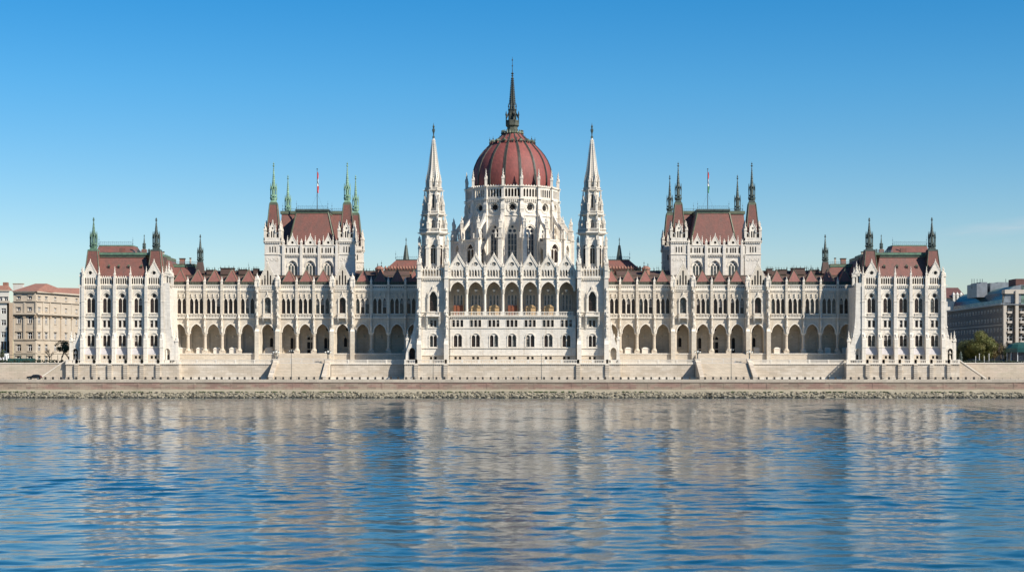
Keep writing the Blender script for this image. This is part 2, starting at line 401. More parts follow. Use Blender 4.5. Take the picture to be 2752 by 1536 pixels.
        for sx in (-1, 1):
            g.bar((c + sx * 24.2 * s, y + .2, Z(758, y)), (c, y + .2, Z(708.5, y)), .32, 'cleanstone')
            for t in range(1, 9):
                k = t / 9; g.frus(c + sx * 24.6 * s * (1 - k), y + .1, Z(758, y) + (Z(709, y) - Z(758, y)) * k + .25, .2, Z(758, y) + (Z(709, y) - Z(758, y)) * k + .75, .05, 5, 'carved')
        pinnacle(g, c, y + .2, Z(712, y), Z(699, y), .35, 'cleanstone', .3)
        g.box(c - 23 * s, c + 23 * s, y - .22, y + .02, Z(768, y), Z(765.8, y), 'cleanstone'); corbels(g, c - 22 * s, c + 22 * s, y, Z(780, y), .42, .2, .4)
        hs = [circ(c + (i - 3.5) * 5 * s, Z(773, y), .22, 7) for i in range(8)]
        g.slab(rect(c - 22 * s, c + 22 * s, Z(778, y), Z(768, y)), hs, y - .14, y, 'carved', back=False)
        g.box(c - 24 * s, c + 24 * s, y - .3, y + .02, Z(856, y), Z(853.5, y), 'cleanstone')
        # projecting balcony
        g.box(c - 12.8 * s, c + 12.8 * s, y - 1.5, y, Z(855, y), Z(852.5, y), 'cleanstone')
        for sx in (-1, 1):
            for k in range(4): g.box(c + sx * 11 * s - .25, c + sx * 11 * s + .25, y - 1.3 + k * .3, y, Z(855 + k * 3, y) - .38, Z(855 + k * 3, y) + .02, 'carved')
        b = MB(mir); balus(b, c - 12.5 * s, c + 12.5 * s, y - 1.4, Z(852.5, y), Z(843, y), step=.4, th=.22)
        for sx in (-1, 1): balus(b, y - 1.4, y, c + sx * 12.3 * s, Z(852.5, y), Z(843, y), step=.4, th=.2, axis='y')
        bal.append(b)
        # piers with stepped buttress, statues and pinnacles
        for sx in (-1, 1):
            cx = c + sx * 27.6 * s
            g.box(cx - .62, cx + .62, y - 1.5, y, 9.9, Z(890, y), 'wingstone')
            g.sqf(cx - .62, cx + .62, y - 1.5, y, Z(890, y), cx - .5, cx + .5, y - .8, y, Z(884, y), 'cleanstone')
            g.box(cx - .5, cx + .5, y - .8, y, Z(884, y), Z(770, y), 'wingstone')
            for py in (854, 816, 780): g.box(cx - .6, cx + .6, y - .92, y, Z(py, y), Z(py, y) + .2, 'cleanstone')
            statue(g, cx, y - 1.0, Z(872, y), 2.1); statue(g, cx, y - .9, Z(822, y), 1.7); statue(g, cx, y - 1.05, Z(800, y), 1.3)
            pinnacle(g, cx, y - .3, Z(770, y), Z(733, y), 1.0, 'cleanstone', .5)
            pinnacle(g, cx - .55, y - .75, Z(770, y), Z(750, y), .4, 'cleanstone', .5); pinnacle(g, cx + .55, y - .75, Z(770, y), Z(750, y), .4, 'cleanstone', .5)
        rf = MB(mir); zb, zp = Z(760, 0), Z(712, 0)                 # roof behind the gable
        rf.add([(c - 23 * s, y + .7, zb), (c + 23 * s, y + .7, zb), (c, y + .7, zp), (c - 23 * s, 8, zb), (c + 23 * s, 8, zb), (c, 8, zp)], [(0, 1, 2), (3, 5, 4), (0, 2, 5, 3), (1, 4, 5, 2)], 'redtile')
        rf.bar((c, y + .7, zp), (c, 8, zp), .22, 'copper_dark')
        gab.append((g, rf))
    # arcade: floor, ceiling, back wall
    x0, x1 = X(459, 0), X(1135, 0); yb = 5.8
    f = MB(mir); f.box(x0 - 1, x1, -1.8, yb + .4, 9.9, zf, 'warmstone'); f.box(x0 - 1, x1, -1.95, -1.7, zf - .25, zf + .02, 'cleanstone')
    f.box(x0, x1, .9, yb, Z(858, 0), Z(854, 0), 'arcadestone')
    holes, bw = [], []
    for i, px in enumerate([482, 527.8, 573.4, 619.6, 665.3, 719.3, 774.8, 820.4, 866.6, 920.4, 974.5, 1020.7, 1066.9]):
        c = X(px, 0); cc = c + 1.0
        f.frus(c - hA * .0 , yb - .12, Z(905, 0), .35, Z(901, 0), .42, 4, 'carved')
        f.band(arc(c, Z(897, 0), hA * .8, 3.0, 6), .25, yb - .3, yb, 'arcadestone')
        f.box(c - hA, c + hA, yb - .15, yb, Z(892, 0), Z(890, 0), 'warmstone'); f.box(c - hA, c + hA, yb - .25, yb, Z(938, 0), Z(936, 0), 'warmstone')
        f.box(c - hA - .35, c - hA + .35, yb - .5, yb, zf, Z(893, 0), 'arcadestone')
        f.bar((c - hA, 1.0, Z(884, 0)), (c, .5 * yb, Z(868, 0)), .25, 'arcadestone'); f.bar((c, .5 * yb, Z(868, 0)), (c - hA, yb, Z(884, 0)), .25, 'arcadestone')
        if 5 <= i <= 9:
            if i == 7:
                sh = [rect(cc - 1.1, cc - .1, zf, Z(918, 0)), rect(cc + .1, cc + 1.1, zf, Z(918, 0)), arch(cc - .6, Z(912, 0), Z(909, 0), .48, .7, 3), arch(cc + .6, Z(912, 0), Z(909, 0), .48, .7, 3)]
            else:
                b0 = Z(949 if i in (6, 8) else 931, 0)
                sh = [arch(cc + o, b0, Z(911, 0), .48, .55, 3) for o in (-.62, .62)]
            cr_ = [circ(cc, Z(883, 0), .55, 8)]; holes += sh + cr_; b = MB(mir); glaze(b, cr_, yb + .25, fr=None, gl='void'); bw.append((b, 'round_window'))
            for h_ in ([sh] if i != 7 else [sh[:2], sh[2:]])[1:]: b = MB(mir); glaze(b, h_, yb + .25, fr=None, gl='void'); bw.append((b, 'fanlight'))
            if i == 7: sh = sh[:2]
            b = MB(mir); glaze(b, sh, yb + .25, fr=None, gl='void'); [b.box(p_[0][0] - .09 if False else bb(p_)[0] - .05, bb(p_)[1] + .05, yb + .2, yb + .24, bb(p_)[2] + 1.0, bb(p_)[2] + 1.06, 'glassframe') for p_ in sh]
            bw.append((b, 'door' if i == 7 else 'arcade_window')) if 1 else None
    f.slab(rect(x0, x1, zf - .5, Z(854, 0)), holes, yb, yb + .5, 'arcadestone', back=False)
    for px, wd in ((487, 18), (534, 17), (580, 17), (623, 17), (721, 20)) if not mir else ((482, 18), (530, 16), (665, 18), (1066, 20), (1020, 20), (721, 16)):
        c = X(px, 0); hw = wd * .5 * ws
        f.box(c - hw, c + hw, 1.2, 2.6, zf, zf + 1.3, 'cleanstone'); f.box(c - hw * 1.08, c + hw * 1.08, 1.1, 2.7, zf + 1.3, zf + 1.55, 'cleanstone')
        f.sqf(c - hw * .9, c + hw * .9, 1.2, 2.6, zf + 1.55, c - hw * .5, c + hw * .5, 1.5, 2.3, zf + 1.85, 'cleanstone')
    # body behind
    w.box(x0, x1, 1.3, 13, zs + 4.8, zc, 'wingstone')
    W = build(w, 'wing', PAL, 'white arcaded wing to the %s of the dome' % ('right' if mir else 'left'))
    build(f, 'arcade_floor', W)
    for b in wins: build(b, 'window', W)
    for b in gws: build(b, 'gable_window', W)
    for b, n_ in bw: build(b, n_, W)
    for b in cols: build(b, 'column', W)
    for b in bal: build(b, 'balustrade', W)
    for g, rf in gab: build(g, 'gabled_bay', W)
    # roof of the wing
    r = MB(mir); zg = zt - .5
    xa, xb = X(446, 0), X(1140, 0)
    r.sqf(xa, xb, .6, 20, zg, xa, xb, 6.5, 18, Z(741, 6.5), 'shaded_browntile'); r.box(xa, xb, 6.4, 6.9, Z(741, 6.5), Z(739, 6.5), 'gutter')
    r.sqf(X(545, 12), X(1100, 12), 9, 20, Z(741, 9), X(548, 14), X(1100, 14), 13, 17, Z(728, 13), 'shaded_browntile')
    r.box(X(548, 14), X(1100, 14), 12.9, 17, Z(728, 13), Z(727, 13), 'gutter')
    random.seed(3 + mir)
    for k in range(46):
        px = random.uniform(552, 700) if k % 3 else random.uniform(952, 1060); finial_rod(r, X(px, 13), random.uniform(11, 15), Z(730, 13), Z(random.uniform(713, 724), 13), 'copper_dark', .09)
    for px, t, wd in ((613, 722, 34), (655, 726, 20), (570, 727, 22), (690, 724, 12)):
        r.box(X(px - wd / 2, 12), X(px + wd / 2, 12), 9.5, 13, Z(738, 12), Z(t, 12), 'shaded_browntile'); r.box(X(px - wd / 2, 12) - .2, X(px + wd / 2, 12) + .2, 9.3, 13.2, Z(t, 12), Z(t - 1.5, 12), 'gutter')
        for k in range(4): finial_rod(r, X(px - wd / 2 + wd * k / 3, 12), 10, Z(t - 1, 12), Z(t - 8, 12), 'copper_dark', .07)
    RO = build(r, 'roof', PAL, 'long roof of the %s wing, browned in colour for shade, behind the steep red peaks' % side)
    for px in A:
        c = X(px, 0); p = MB(mir); hb = 16.5 * ws; z0, z1, z2 = zt + .1, Z(757, .8), Z(724, 2)
        p.box(c - hb, c + hb, .75, 5.4, z0 - .5, z1, 'gutter')
        for k in range(9): q = c - hb + 2 * hb * k / 8; p.box(q - .07, q + .07, .62, .76, z0 - .4, z1 + .15, 'copper_olive')
        p.sqf(c - hb - .1, c + hb + .1, .65, 5.6, z1, c - .05, c + .05, 2.0, 4.3, z2, 'peaktile')
        for sx in (-1, 1): p.bar((c + sx * (hb + .1), .65, z1), (c, 2.0, z2), .16, 'copper_olive')
        p.bar((c, 2, z2), (c, 4.3, z2), .18, 'copper_olive'); finial_rod(p, c, 2.0, z2 - .1, z2 + random.choice((.9, 2.2, .8, 1.6)), 'copper_dark', .08)
        build(p, 'roof_peak', RO)
    # mid turret and its roofs
    t = MB(mir); ty = 9; c = X(538.3, ty); s = S(ty); g = 'copper_dark'
    t.sqf(c - 11 * s, c + 11 * s, ty - 1.3, ty + 1.3, Z(735, ty), c - 7 * s, c + 7 * s, ty - .8, ty + .8, Z(704, ty), 'shaded_browntile')
    lantern(t, c, ty, Z(706, ty), Z(697, ty), Z(672, ty), Z(629, ty), .85, g)
    build(t, 'roof_turret', RO)
    t = MB(mir); ty = 12
    t.sqf(X(452, ty), X(545, ty), ty - 3, ty + 8, Z(740, ty), X(462, ty), X(522, ty), ty, ty + 5, Z(717, ty), 'redtile')
    t.box(X(459, ty), X(526, ty), ty - .3, ty + 5, Z(717, ty), Z(713.5, ty), 'copper_green'); t.box(X(461, ty), X(524, ty), ty - .1, ty + 5, Z(713.5, ty), Z(709, ty), 'copper_olive')
    t.sqf(X(524, ty), X(548, ty), ty - .2, ty + 1, Z(722, ty), X(524, ty), X(548, ty), ty, ty + .5, Z(716, ty), 'copper_dark')
    crest(t, X(461, ty), X(534, ty), ty, Z(709, ty), .7)
    build(t, 'rear_roof', RO)
    for px, y0, y1, wd in ((488, 710, 694, 13), (510.5, 714, 693, 4), (436, 698, 676, 7)):
        t = MB(mir); c = X(px, ty); h = wd / 2 * S(ty); t.box(c - h, c + h, ty + .5, ty + .5 + 2 * h, Z(y0, ty), Z(y1, ty), 'orangetile' if wd > 10 else 'warmstone')
        t.box(c - h * 1.2, c + h * 1.2, ty + .4, ty + .6 + 2 * h, Z(y1 + 1.5, ty), Z(y1 - 1, ty), 'gutter'); build(t, 'chimney', RO)

def pavilion(mir):
    y = -10.5; s = S(y); w = MB(mir); side = 'right' if mir else 'left'
    cs = [244.3, 286.7, 328.3, 371, 413.8]; bt = [222.6, 265.5, 307.5, 349.7, 392.4, 436]
    holes, wins = [], []
    for px in cs:
        c = X(px, y)
        big = arch(c, Z(841, y), Z(803, y), 12 * s, 17 * s, 8); holes.append(big)
        sub = [arch(c + o * s, Z(839.5, y), Z(808, y), 4.9 * s, .8, 4) for o in (-5.5, 5.5)] + [circ(c, Z(794.5, y), 5.1 * s, 12)]
        b = MB(mir); b.slab(big, sub, y + .35, y + .6, 'cleanstone', back=False); b.band(arch(c, 0, Z(794.5, y), 5 * s, 5 * s)[1:-1], .12, y + .25, y + .36, 'cleanstone'); glaze(b, sub, y + .55, step=1.5); wins.append(b)
        w.band(arc(c, Z(803, y), 12 * s, 17 * s, 8), .4, y - .16, y + .02, 'cleanstone'); w.band(arc(c, Z(803, y), 15.8 * s, 21 * s, 8), .16, y - .26, y + .02, 'carved')
        q = [rect(c + a_ * s, c + b_ * s, Z(879, y), Z(861, y)) for a_, b_ in ((-9.7, -2.0), (2.0, 9.7))]; holes += q
        b = MB(mir); glaze(b, q, y + .4, step=1.0); wins.append(b)
        w.box(c - 11 * s, c + 11 * s, y - .12, y, Z(859.6, y), Z(858, y), 'cleanstone'); w.box(c - 11 * s, c + 11 * s, y - .16, y, Z(882, y), Z(880, y), 'cleanstone')
        q = [arch(c + o * s, Z(930, y), Z(905, y), 4.5 * s, .5, 4) for o in (-5.2, 5.2)]; holes += q
        b = MB(mir); glaze(b, q, y + .4, step=1.1); wins.append(b)
        w.band(arc(c, Z(905, y), 10.5 * s, 1.15, 6), .28, y - .2, y + .02, 'cleanstone')
        w.box(c - 12 * s, c + 12 * s, y - .3, y, Z(851, y), Z(849, y), 'cleanstone')
        b = MB(mir); balus(b, c - 11 * s, c + 11 * s, y - .2, Z(849, y), Z(842, y), step=.38, th=.22); wins.append((b, 'balustrade'))
        # lean-to skirt and basement
        k0, k1 = c - 16.6 * s, c + 16.6 * s
        w.add([(k0, y - .02, Z(932.5, y)), (k1, y - .02, Z(932.5, y)), (k1, y - .95, Z(952, y)), (k0, y - .95, Z(952, y))], [(0, 1, 2, 3)], 'skirt')
        w.box(k0 - .2, k1 + .2, y - .1, y + .05, Z(934, y), Z(931.6, y), 'cleanstone')
        q = [rect(c + a_ * s, c + b_ * s, Z(963, y - .9), Z(955.5, y - .9)) for a_, b_ in ((-7.5, -1), (3, 9))]
        w.slab(rect(k0 - .6, k1 + .6, 9.8, Z(952, y) + .1), q, y - .9, y - .4, 'warmstone', back=False)
        b = MB(mir); glaze(b, q, y - .6, fr=None, gl='void'); wins.append((b, 'basement_window'))
    x0, x1 = X(215, y), X(458, y)
    w.slab(rect(x0, x1, 9.9, Z(764, y)), holes, y, y + .8, 'limestone', back=False)
    w.box(x0, x1, y + .8, 22, 9.9, Z(770, y), 'limestone')
    for py in (766, 849, 883, 932): w.box(x0 - .15, X(445, y), y - .18, y, Z(py + 1.2, y), Z(py - 1, y), 'cleanstone')
    w.box(x0 - .5, x1 + .3, y - .45, y + .1, Z(768, y), Z(765.4, y), 'cleanstone'); corbels(w, x0, x1, y, Z(768.3, y), .6, .35, .55)
    for px in bt:
        c = X(px, y - .8); hw = .45
        w.box(c - hw, c + hw, y - .9, y, Z(903, y), Z(768, y), 'limestone')
        for py in (849, 883, 810): w.box(c - hw - .08, c + hw + .08, y - 1.0, y, Z(py + 1, y), Z(py - .6, y), 'cleanstone')
        w.box(c - .52, c + .52, y - 1.95, y, 9.9, Z(912, y), 'cleanstone'); w.sqf(c - .52, c + .52, y - 1.95, y, Z(912, y), c - hw, c + hw, y - .95, y, Z(893, y), 'cleanstone')
        pinnacle(w, c, y - 1.5, Z(913, y), Z(896, y), .5, 'carved', .35)
        w.box(c - .62, c + .62, y - 2.05, y, Z(934, y), Z(932, y), 'cleanstone')
        w.box(c - .36, c + .36, y - .75, y - .05, Z(768, y), Z(745, y), 'cleanstone'); pinnacle(w, c, y - .4, Z(746, y), Z(716, y), .5, 'cleanstone', .3)
    # gallery of lancets with small gablets
    for k in (1, 2, 3):
        c = X(cs[k], y); h = 18.7 * s; hl = [arch(c + (i - 2.5) * 6.1 * s, Z(763, y), Z(750, y), 2.15 * s, .4, 3) for i in range(6)]
        top = [(c + h, Z(746.5, y))]
        for i in range(6):
            q = c + (2.5 - i) * 6.1 * s; top += [(q + 2.9 * s, Z(746.5, y)), (q, Z(740.5, y)), (q - 2.9 * s, Z(746.5, y))]
        w.slab([(c - h, Z(765.4, y)), (c + h, Z(765.4, y))] + top + [(c - h, Z(746.5, y))], hl, y - .1, y + .25, 'cleanstone')
        w.poly(rect(c - h, c + h, Z(765.4, y), Z(747, y)), y + .9, 'void')  # near-black sheet painting the shade behind the open lancets
    for k in (0, 4):
        c = X(cs[k], y) - (.2 if k == 0 else 0); h = 20 * s
        hl = [arch(c + (i - 2) * 6.1 * s, Z(763, y), Z(749, y), 2.0 * s, .4, 3) for i in range(5)] + [circ(c, Z(733, y), 4.8 * s, 10)]
        w.slab([(c - h, Z(765.4, y)), (c + h, Z(765.4, y)), (c + h, Z(744, y)), (c, Z(705, y)), (c - h, Z(744, y))], hl, y - .1, y + .4, 'cleanstone')
        b = MB(mir); glaze(b, hl, y + .25, fr=None); wins.append((b, 'gable_window'))
        w.band(arch(c, 0, Z(733, y), 5.4 * s, 5.4 * s)[1:-1], .18, y - .2, y - .08, 'carved')
        for sx in (-1, 1):
            w.bar((c + sx * 20.5 * s, y, Z(744, y)), (c, y, Z(704.5, y)), .3, 'cleanstone')
            for t in range(1, 9):
                q = t / 9; zz = Z(744, y) + (Z(705, y) - Z(744, y)) * q; w.frus(c + sx * 21 * s * (1 - q), y - .1, zz + .25, .2, zz + .7, .05, 5, 'carved')
        pinnacle(w, c, y, Z(706, y), Z(695, y), .35, 'cleanstone', .2)
        w.add([(c - h, y + .4, Z(744, y)), (c + h, y + .4, Z(744, y)), (c, y + .4, Z(706, y)), (c - h, y + 5, Z(744, y)), (c + h, y + 5, Z(744, y)), (c, y + 5, Z(706, y))], [(0, 2, 5, 3), (1, 4, 5, 2)], 'redtile')
    # downpipe, flared corner buttresses with niche and pinnacled turret
    w.bar((X(440.5, y), y - .25, 9.9), (X(440.5, y), y - .25, Z(766, y)), .16, 'iron')
    w.box(X(446, y), X(450, y), y - .5, y, 9.9, Z(768, y), 'cleanstone')
    for o in (0, 1):
        if o: pt = [(442, 966), (442, 760), (457, 760), (458.5, 850), (461, 880), (465, 903), (471, 925), (480, 933), (481, 966)]; tx, nx = (475.8, 467.5), 451
        else: pt = [(222, 966), (222, 768), (215.5, 768), (213.5, 850), (212, 882), (208, 905), (203, 918), (190, 922), (189, 966)]; tx, nx = (192, 200.5), 204
        P = [(X(a_, y), Z(b_, y)) for a_, b_ in pt]; P = P if o == 0 else P[::-1]
        nh = arch(X(nx, y), 10.0, Z(943, y), .75, .8, 5)
        w.slab(P, [nh], y - .65, y + 1.2, 'limestone'); w.poly(nh, y - .1, 'warmstone' if o else 'void'); w.band(arc(X(nx, y), Z(943, y), .75, .8, 5), .2, y - .8, y - .63, 'cleanstone')
        statue(w, X(nx, y), y - .35, 11.1, 1.4) if not o else w.box(X(nx, y) - .4, X(nx, y) + .4, y - .3, y - .05, 10, Z(953, y), 'void')
        pinnacle(w, X(tx[0], y), y - .3, 9.9, Z(889, y), .85, 'cleanstone', .68); pinnacle(w, X(tx[1], y), y - .2, Z(930, y), Z(893, y), .6, 'cleanstone', .4)
        for py, xx in ((905, 464 if o else 209), (880, 460 if o else 213)): w.frus(X(xx, y), y - .5, Z(py, y), .35, Z(py - 6, y), .1, 5, 'carved')
    for px, zt_ in ((453, 702), (446, 712), (219, 716), (460, 718)): pinnacle(w, X(px, y), y + .6, Z(768, y), Z(zt_, y), 1.1, 'carved', .5)
    statue(w, X(456, y), y - .1, Z(812, y), 1.5)
    PV = build(w, 'pavilion', PAL, 'white end pavilion at the %s end of the palace' % side)
    for b in wins:
        if isinstance(b, tuple): build(b[0], b[1], PV)
        else: build(b, 'window', PV)
    # mansard roofs
    r = MB(mir); yr = -7.5
    r.sqf(X(258, y), X(400, y), y + 1.2, 16, Z(745, y), X(265, yr), X(389, yr), yr + 1.5, 12, Z(690, yr), 'redtile')
    r.box(X(263, yr), X(389, yr), yr + 1.2, 12, Z(690, yr), Z(684, yr), 'copper_olive'); r.box(X(262, yr), X(424, yr), yr + .9, 12, Z(684, yr), Z(678, yr), 'copper_green')
    r.box(X(389, yr), X(424, yr), yr + 9, 12.5, Z(740, yr), Z(684, yr), 'shaded_browntile')
    r.sqf(X(264, 0), X(366, 0), -2, 10, Z(679, 0), X(265, 1), X(357, 1), 1, 8, Z(661, 1), 'redtile'); r.box(X(265, 1), X(357, 1), .9, 8, Z(661, 1), Z(658.5, 1), 'copper_green')
    crest(r, X(265, 1), X(357, 1), 1, Z(658.5, 1), 1.0); finial_rod(r, X(357, 1), 1, Z(660, 1), Z(636, 1), 'rail_blue', .09); finial_rod(r, X(266, 1), 1, Z(660, 1), Z(634, 1), 'rail_blue', .09)
    crest(r, X(357, -4), X(420, -4), -4, Z(678, -4), .6)
    for px in (365, 372, 401, 408): r.box(X(px - 2, 3), X(px + 2, 3), 2.5, 3.2, Z(680, 3), Z(671 - (px % 3), 3), 'copper_dark')
    r.sqf(X(300, 6), X(472, 6), 2, 22, Z(740, 6), X(300, 8), X(452, 8), 6, 20, Z(698, 8), 'redtile'); r.box(X(300, 8), X(453, 8), 5.7, 20, Z(699, 8), Z(690, 8), 'copper_olive'); crest(r, X(430, 8), X(453, 8), 6, Z(690, 8), .6)
    PR = build(r, 'roof', PAL, 'red mansard roof with green copper bands on the %s end pavilion' % side)
    for px in (292.5, 319, 345.6, 379.5):
        d = MB(mir); c = X(px, -7.8); z = Z(722, -7.8); yy = -7.9
        d.box(c - .4, c + .4, yy, yy + 1.5, z, z + .8, 'redtile'); d.add([(c - .5, yy - .05, z + .8), (c + .5, yy - .05, z + .8), (c, yy - .05, z + 1.35), (c - .5, yy + 1.6, z + .8), (c + .5, yy + 1.6, z + .8), (c, yy + 1.6, z + 1.35)], [(0, 1, 2), (0, 2, 5, 3), (1, 4, 5, 2)], 'copper_olive'); d.box(c - .26, c + .26, yy - .03, yy, z + .15, z + .75, 'void'); build(d, 'dormer', PR)
    d = MB(mir); c = X(324, -6); 
    d.box(c - .9, c + .9, -4, -3.2, Z(682, -4), Z(667, -4), 'redtile'); build(d, 'chimney', PR)
    gm = 'copper_dark' if mir else 'copper_green'
    for px, zt_, g2 in ((251.7, 583, gm), (420, 584, 'copper_dark')):
        t = MB(mir); yy = y + 3.2; c = X(px, yy); s2 = S(yy)
        a0, a1 = 20 * s2, 12.3 * s2; z0, z1 = Z(745, yy), Z(673, yy)
        t.sqf(c - a0, c + a0, yy - a0, yy + a0, z0, c - a1, c + a1, yy - a1, yy + a1, z1, 'redtile')
        for sx in (-1, 1):
            for sy in (-1, 1): t.bar((c + sx * a0, yy + sy * a0, z0), (c + sx * a1, yy + sy * a1, z1), .2, 'copper_olive')
        t.box(c - a1 * 1.05, c + a1 * 1.05, yy - a1 * 1.05, yy + a1 * 1.05, z1 - .2, z1 + .25, g2)
        lantern(t, c, yy, z1 + .2, Z(660, yy), Z(630, yy), Z(zt_, yy), 1.0, g2)
        build(t, 'corner_spire', PR)
    t = MB(mir); c = X(387.6, 6); t.box(c - .7, c + .7, 5.3, 6.7, Z(690, 6), Z(670, 6), 'orangetile'); lantern(t, c, 6, Z(672, 6), Z(663, 6), Z(655, 6), Z(630, 6), .45, 'copper_dark'); build(t, 'roof_turret', PR)

def chamber(mir):
    """square tower over the debating chamber, behind the wing"""
    side = 'right' if mir else 'left'; y = 8.; s = S(y); w = MB(mir); green = 'copper_dark' if mir else 'copper_pale'; wins = []
    xl, xr = X(710, y), X(953, y); d = 36.
    w.box(X(752, y), X(911, y), y + 1.1, y + d - 1, 22, Z(664, y), 'limestone')
    # centre wall
    g3 = [785.8, 834, 882]; holes = []
    for px in g3:
        c = X(px, y); big = arch(c, Z(752, y), Z(716, y), 13 * s, 16.5 * s, 8); holes.append(big)
        sub = [arch(c + o * s, Z(752, y), Z(717, y), 3.1 * s, .5, 3) for o in (-8.4, 0, 8.4)] + [circ(c + o * s, Z(711, y), 3.0 * s, 9) for o in (-5, 5)] + [circ(c, Z(704.6, y), 2.5 * s, 9)]
        b = MB(mir); b.slab(big, sub, y + .5 + .1, y + .8, 'cleanstone', back=False); glaze(b, sub, y + .75, gl='glass_pale', fr=None); wins.append((b, 'window'))
        w.band(arc(c, Z(716, y), 13 * s, 16.5 * s, 8), .35, y + .1, y + .28, 'cleanstone')
        lan = []
    lan = []
    for px in g3:
        for o in ((-25,) if px < 800 else ()) + (-16.5, -6.2, 0, 6.2, 16.5) + ((23,) if px > 860 else ()):
            lan.append(arch(X(px + o, y), Z(679.5, y), Z(668, y), 2.0 * s, .35, 3))
    w.slab(rect(X(752, y), X(911, y), 24, Z(683, y)), holes, y + .25, y + 1.0, 'limestone', back=False)
    w.slab(rect(X(752, y), X(911, y), Z(683, y), Z(659, y)), lan, y, y + .5, 'limestone'); w.box(X(752, y), X(911, y), y + .55, y + 1.1, Z(683, y), Z(660, y), 'void')  # black box behind the lancets carries their shade as colour
    w.box(X(752, y), X(911, y), y - .25, y + .3, Z(685, y), Z(682.5, y), 'cleanstone'); corbels(w, X(754, y), X(909, y), y + .25, Z(685, y), .5, .35, .5); w.box(X(752, y), X(911, y), y - .15, y + .6, Z(660, y), Z(657.6, y), 'cleanstone')
    for px in (762, 809.8, 858, 905):
        c = X(px, y); w.box(c - .42, c + .42, y - .35, y + .3, 24, Z(658, y), 'limestone'); pinnacle(w, c, y, Z(659, y), Z(641, y), .6, 'cleanstone', .4)
    # gables on the parapet
    for px in g3:
        c = X(px, y); h = 12.5 * s; hole = circ(c, Z(651.5, y), 3.6 * s, 10)
        w.slab([(c - h, Z(657.8, y)), (c + h, Z(657.8, y)), (c, Z(633, y))], [hole], y - .05, y + .4, 'cleanstone'); w.poly(hole, y + .35, 'void')
        for sx in (-1, 1):
            w.bar((c + sx * h * 1.05, y, Z(657, y)), (c, y, Z(632, y)), .24, 'cleanstone'); pinnacle(w, c + sx * 13 * s, y, Z(658, y), Z(633, y), .38, 'cleanstone', .4)
        pinnacle(w, c, y, Z(634, y), Z(626, y), .25, 'cleanstone', .2)
    TW = build(w, 'chamber_tower', PAL, 'square white tower with four spires rising behind the %s wing' % side)
    for b, n_ in wins: build(b, n_, TW)
    # four turrets
    for (px0, px1, yf) in ((711, 754, y), (909.5, 953, y), (None, 0, 0), (None, 1, 0)):
        t = MB(mir)
        if px0 is None:
            if px1: fx0, fx1 = X(909.5, y) - .3, X(953, y) - .3
            else: fx0, fx1 = X(711, y) + .3, X(754, y) + .3
            yf = y + 31.5; k = -.5
        else: fx0, fx1 = X(px0, y), X(px1, y); k = 0
        W_ = fx1 - fx0; cx = (fx0 + fx1) / 2; cy = yf + W_ / 2; h = W_ / 2
        Zy = lambda p: Z(p, y) + k
        wl = []
        for q in range(4):
            Mx = Matrix.Translation((cx, cy, 0)) @ Matrix.Rotation(q * math.pi / 2, 4, 'Z'); t.M = Mx; wi = MB(mir, Mx); wl.append(wi); w2 = MB(mir, Mx); wl.append(w2)
            la = [arch(o * s, Zy(678), Zy(664.5), 1.7 * s, .3, 3) for o in (-7, 0, 7)]
            t.slab(rect(-h + .004, h - .004, 22, Zy(648)), la, -h, -h + .5, 'limestone', back=False); glaze(wi, la, -h + .3, fr=None)
            t.box(-h - .1, h + .1, -h - .18, -h, Zy(684), Zy(682), 'cleanstone'); t.box(-h - .3, h + .3, -h - .4, -h + .2, Zy(649.5), Zy(647), 'cleanstone'); corbels(t, -h, h, -h, Zy(649.5), .55, .3, .5)
            t.box(-h - .25, h + .25, -h - .25, -h + .05, Zy(647), Zy(639), 'limestone')
            for o in (-12, 0, 12): t.band([(o * s - .45, Zy(694)), (o * s - .45, Zy(700)), (o * s + .3, Zy(700)), (o * s + .45, Zy(697)), (o * s + .1, Zy(694))], .12, -h - .08, -h, 'carved')
            # open corner stage with gablet
            hh = h * .62
            la = [arch(o * s, Zy(638), Zy(623), 1.9 * s, .3, 3) for o in (-3, 3)] + [circ(0, Zy(613), 2.6 * s, 8)]
            t.slab([(-hh * .62, Zy(640)), (hh * .62, Zy(640)), (hh * .62, Zy(616)), (0, Zy(597)), (-hh * .62, Zy(616))], la, -h * .92, -h * .92 + .35, 'cleanstone'); glaze(w2, la, -h * .92 + .25, fr=None)
            for sx in (-1, 1):
                t.bar((sx * hh * .66, -h * .92, Zy(616)), (0, -h * .92, Zy(596)), .22, 'cleanstone')
                o = sx * h * .70; hl = [arch(o, Zy(637), Zy(631), .5, .5, 3)]
                t.slab(rect(o - h * .26, o + h * .26, Zy(640), Zy(624)), hl, -h * .88, -h * .88 + .3, 'limestone'); t.poly(hl[0], -h * .88 + .25, 'void')
                pinnacle(t, sx * hh * .62, -h * .95, Zy(625), Zy(600), .35, 'cleanstone', .3)
            pinnacle(t, 0, -h * .92, Zy(598), Zy(590), .3, 'cleanstone', .2)
            pinnacle(t, -h * .93, -h * .93, Zy(646), Zy(596), .75, 'carved', .55); 
        t.M = Matrix.Identity(4)
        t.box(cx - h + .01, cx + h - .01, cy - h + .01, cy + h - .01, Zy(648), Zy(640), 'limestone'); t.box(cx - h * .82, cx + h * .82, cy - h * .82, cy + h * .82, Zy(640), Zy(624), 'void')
        T = build(t, 'turret', PAL); [build(b, 'turret_window', T) for b in wl]
        r = MB(mir); a0, a1 = 17 * s, 9.6 * s; z0, z1 = Zy(624), Zy(546)
        r.sqf(cx - a0, cx + a0, cy - a0, cy + a0, z0, cx - a1, cx + a1, cy - a1, cy + a1, z1, 'redtile')
        for sx in (-1, 1):
            for sy in (-1, 1): r.bar((cx + sx * a0, cy + sy * a0, z0), (cx + sx * a1, cy + sy * a1, z1), .22, 'copper_olive')
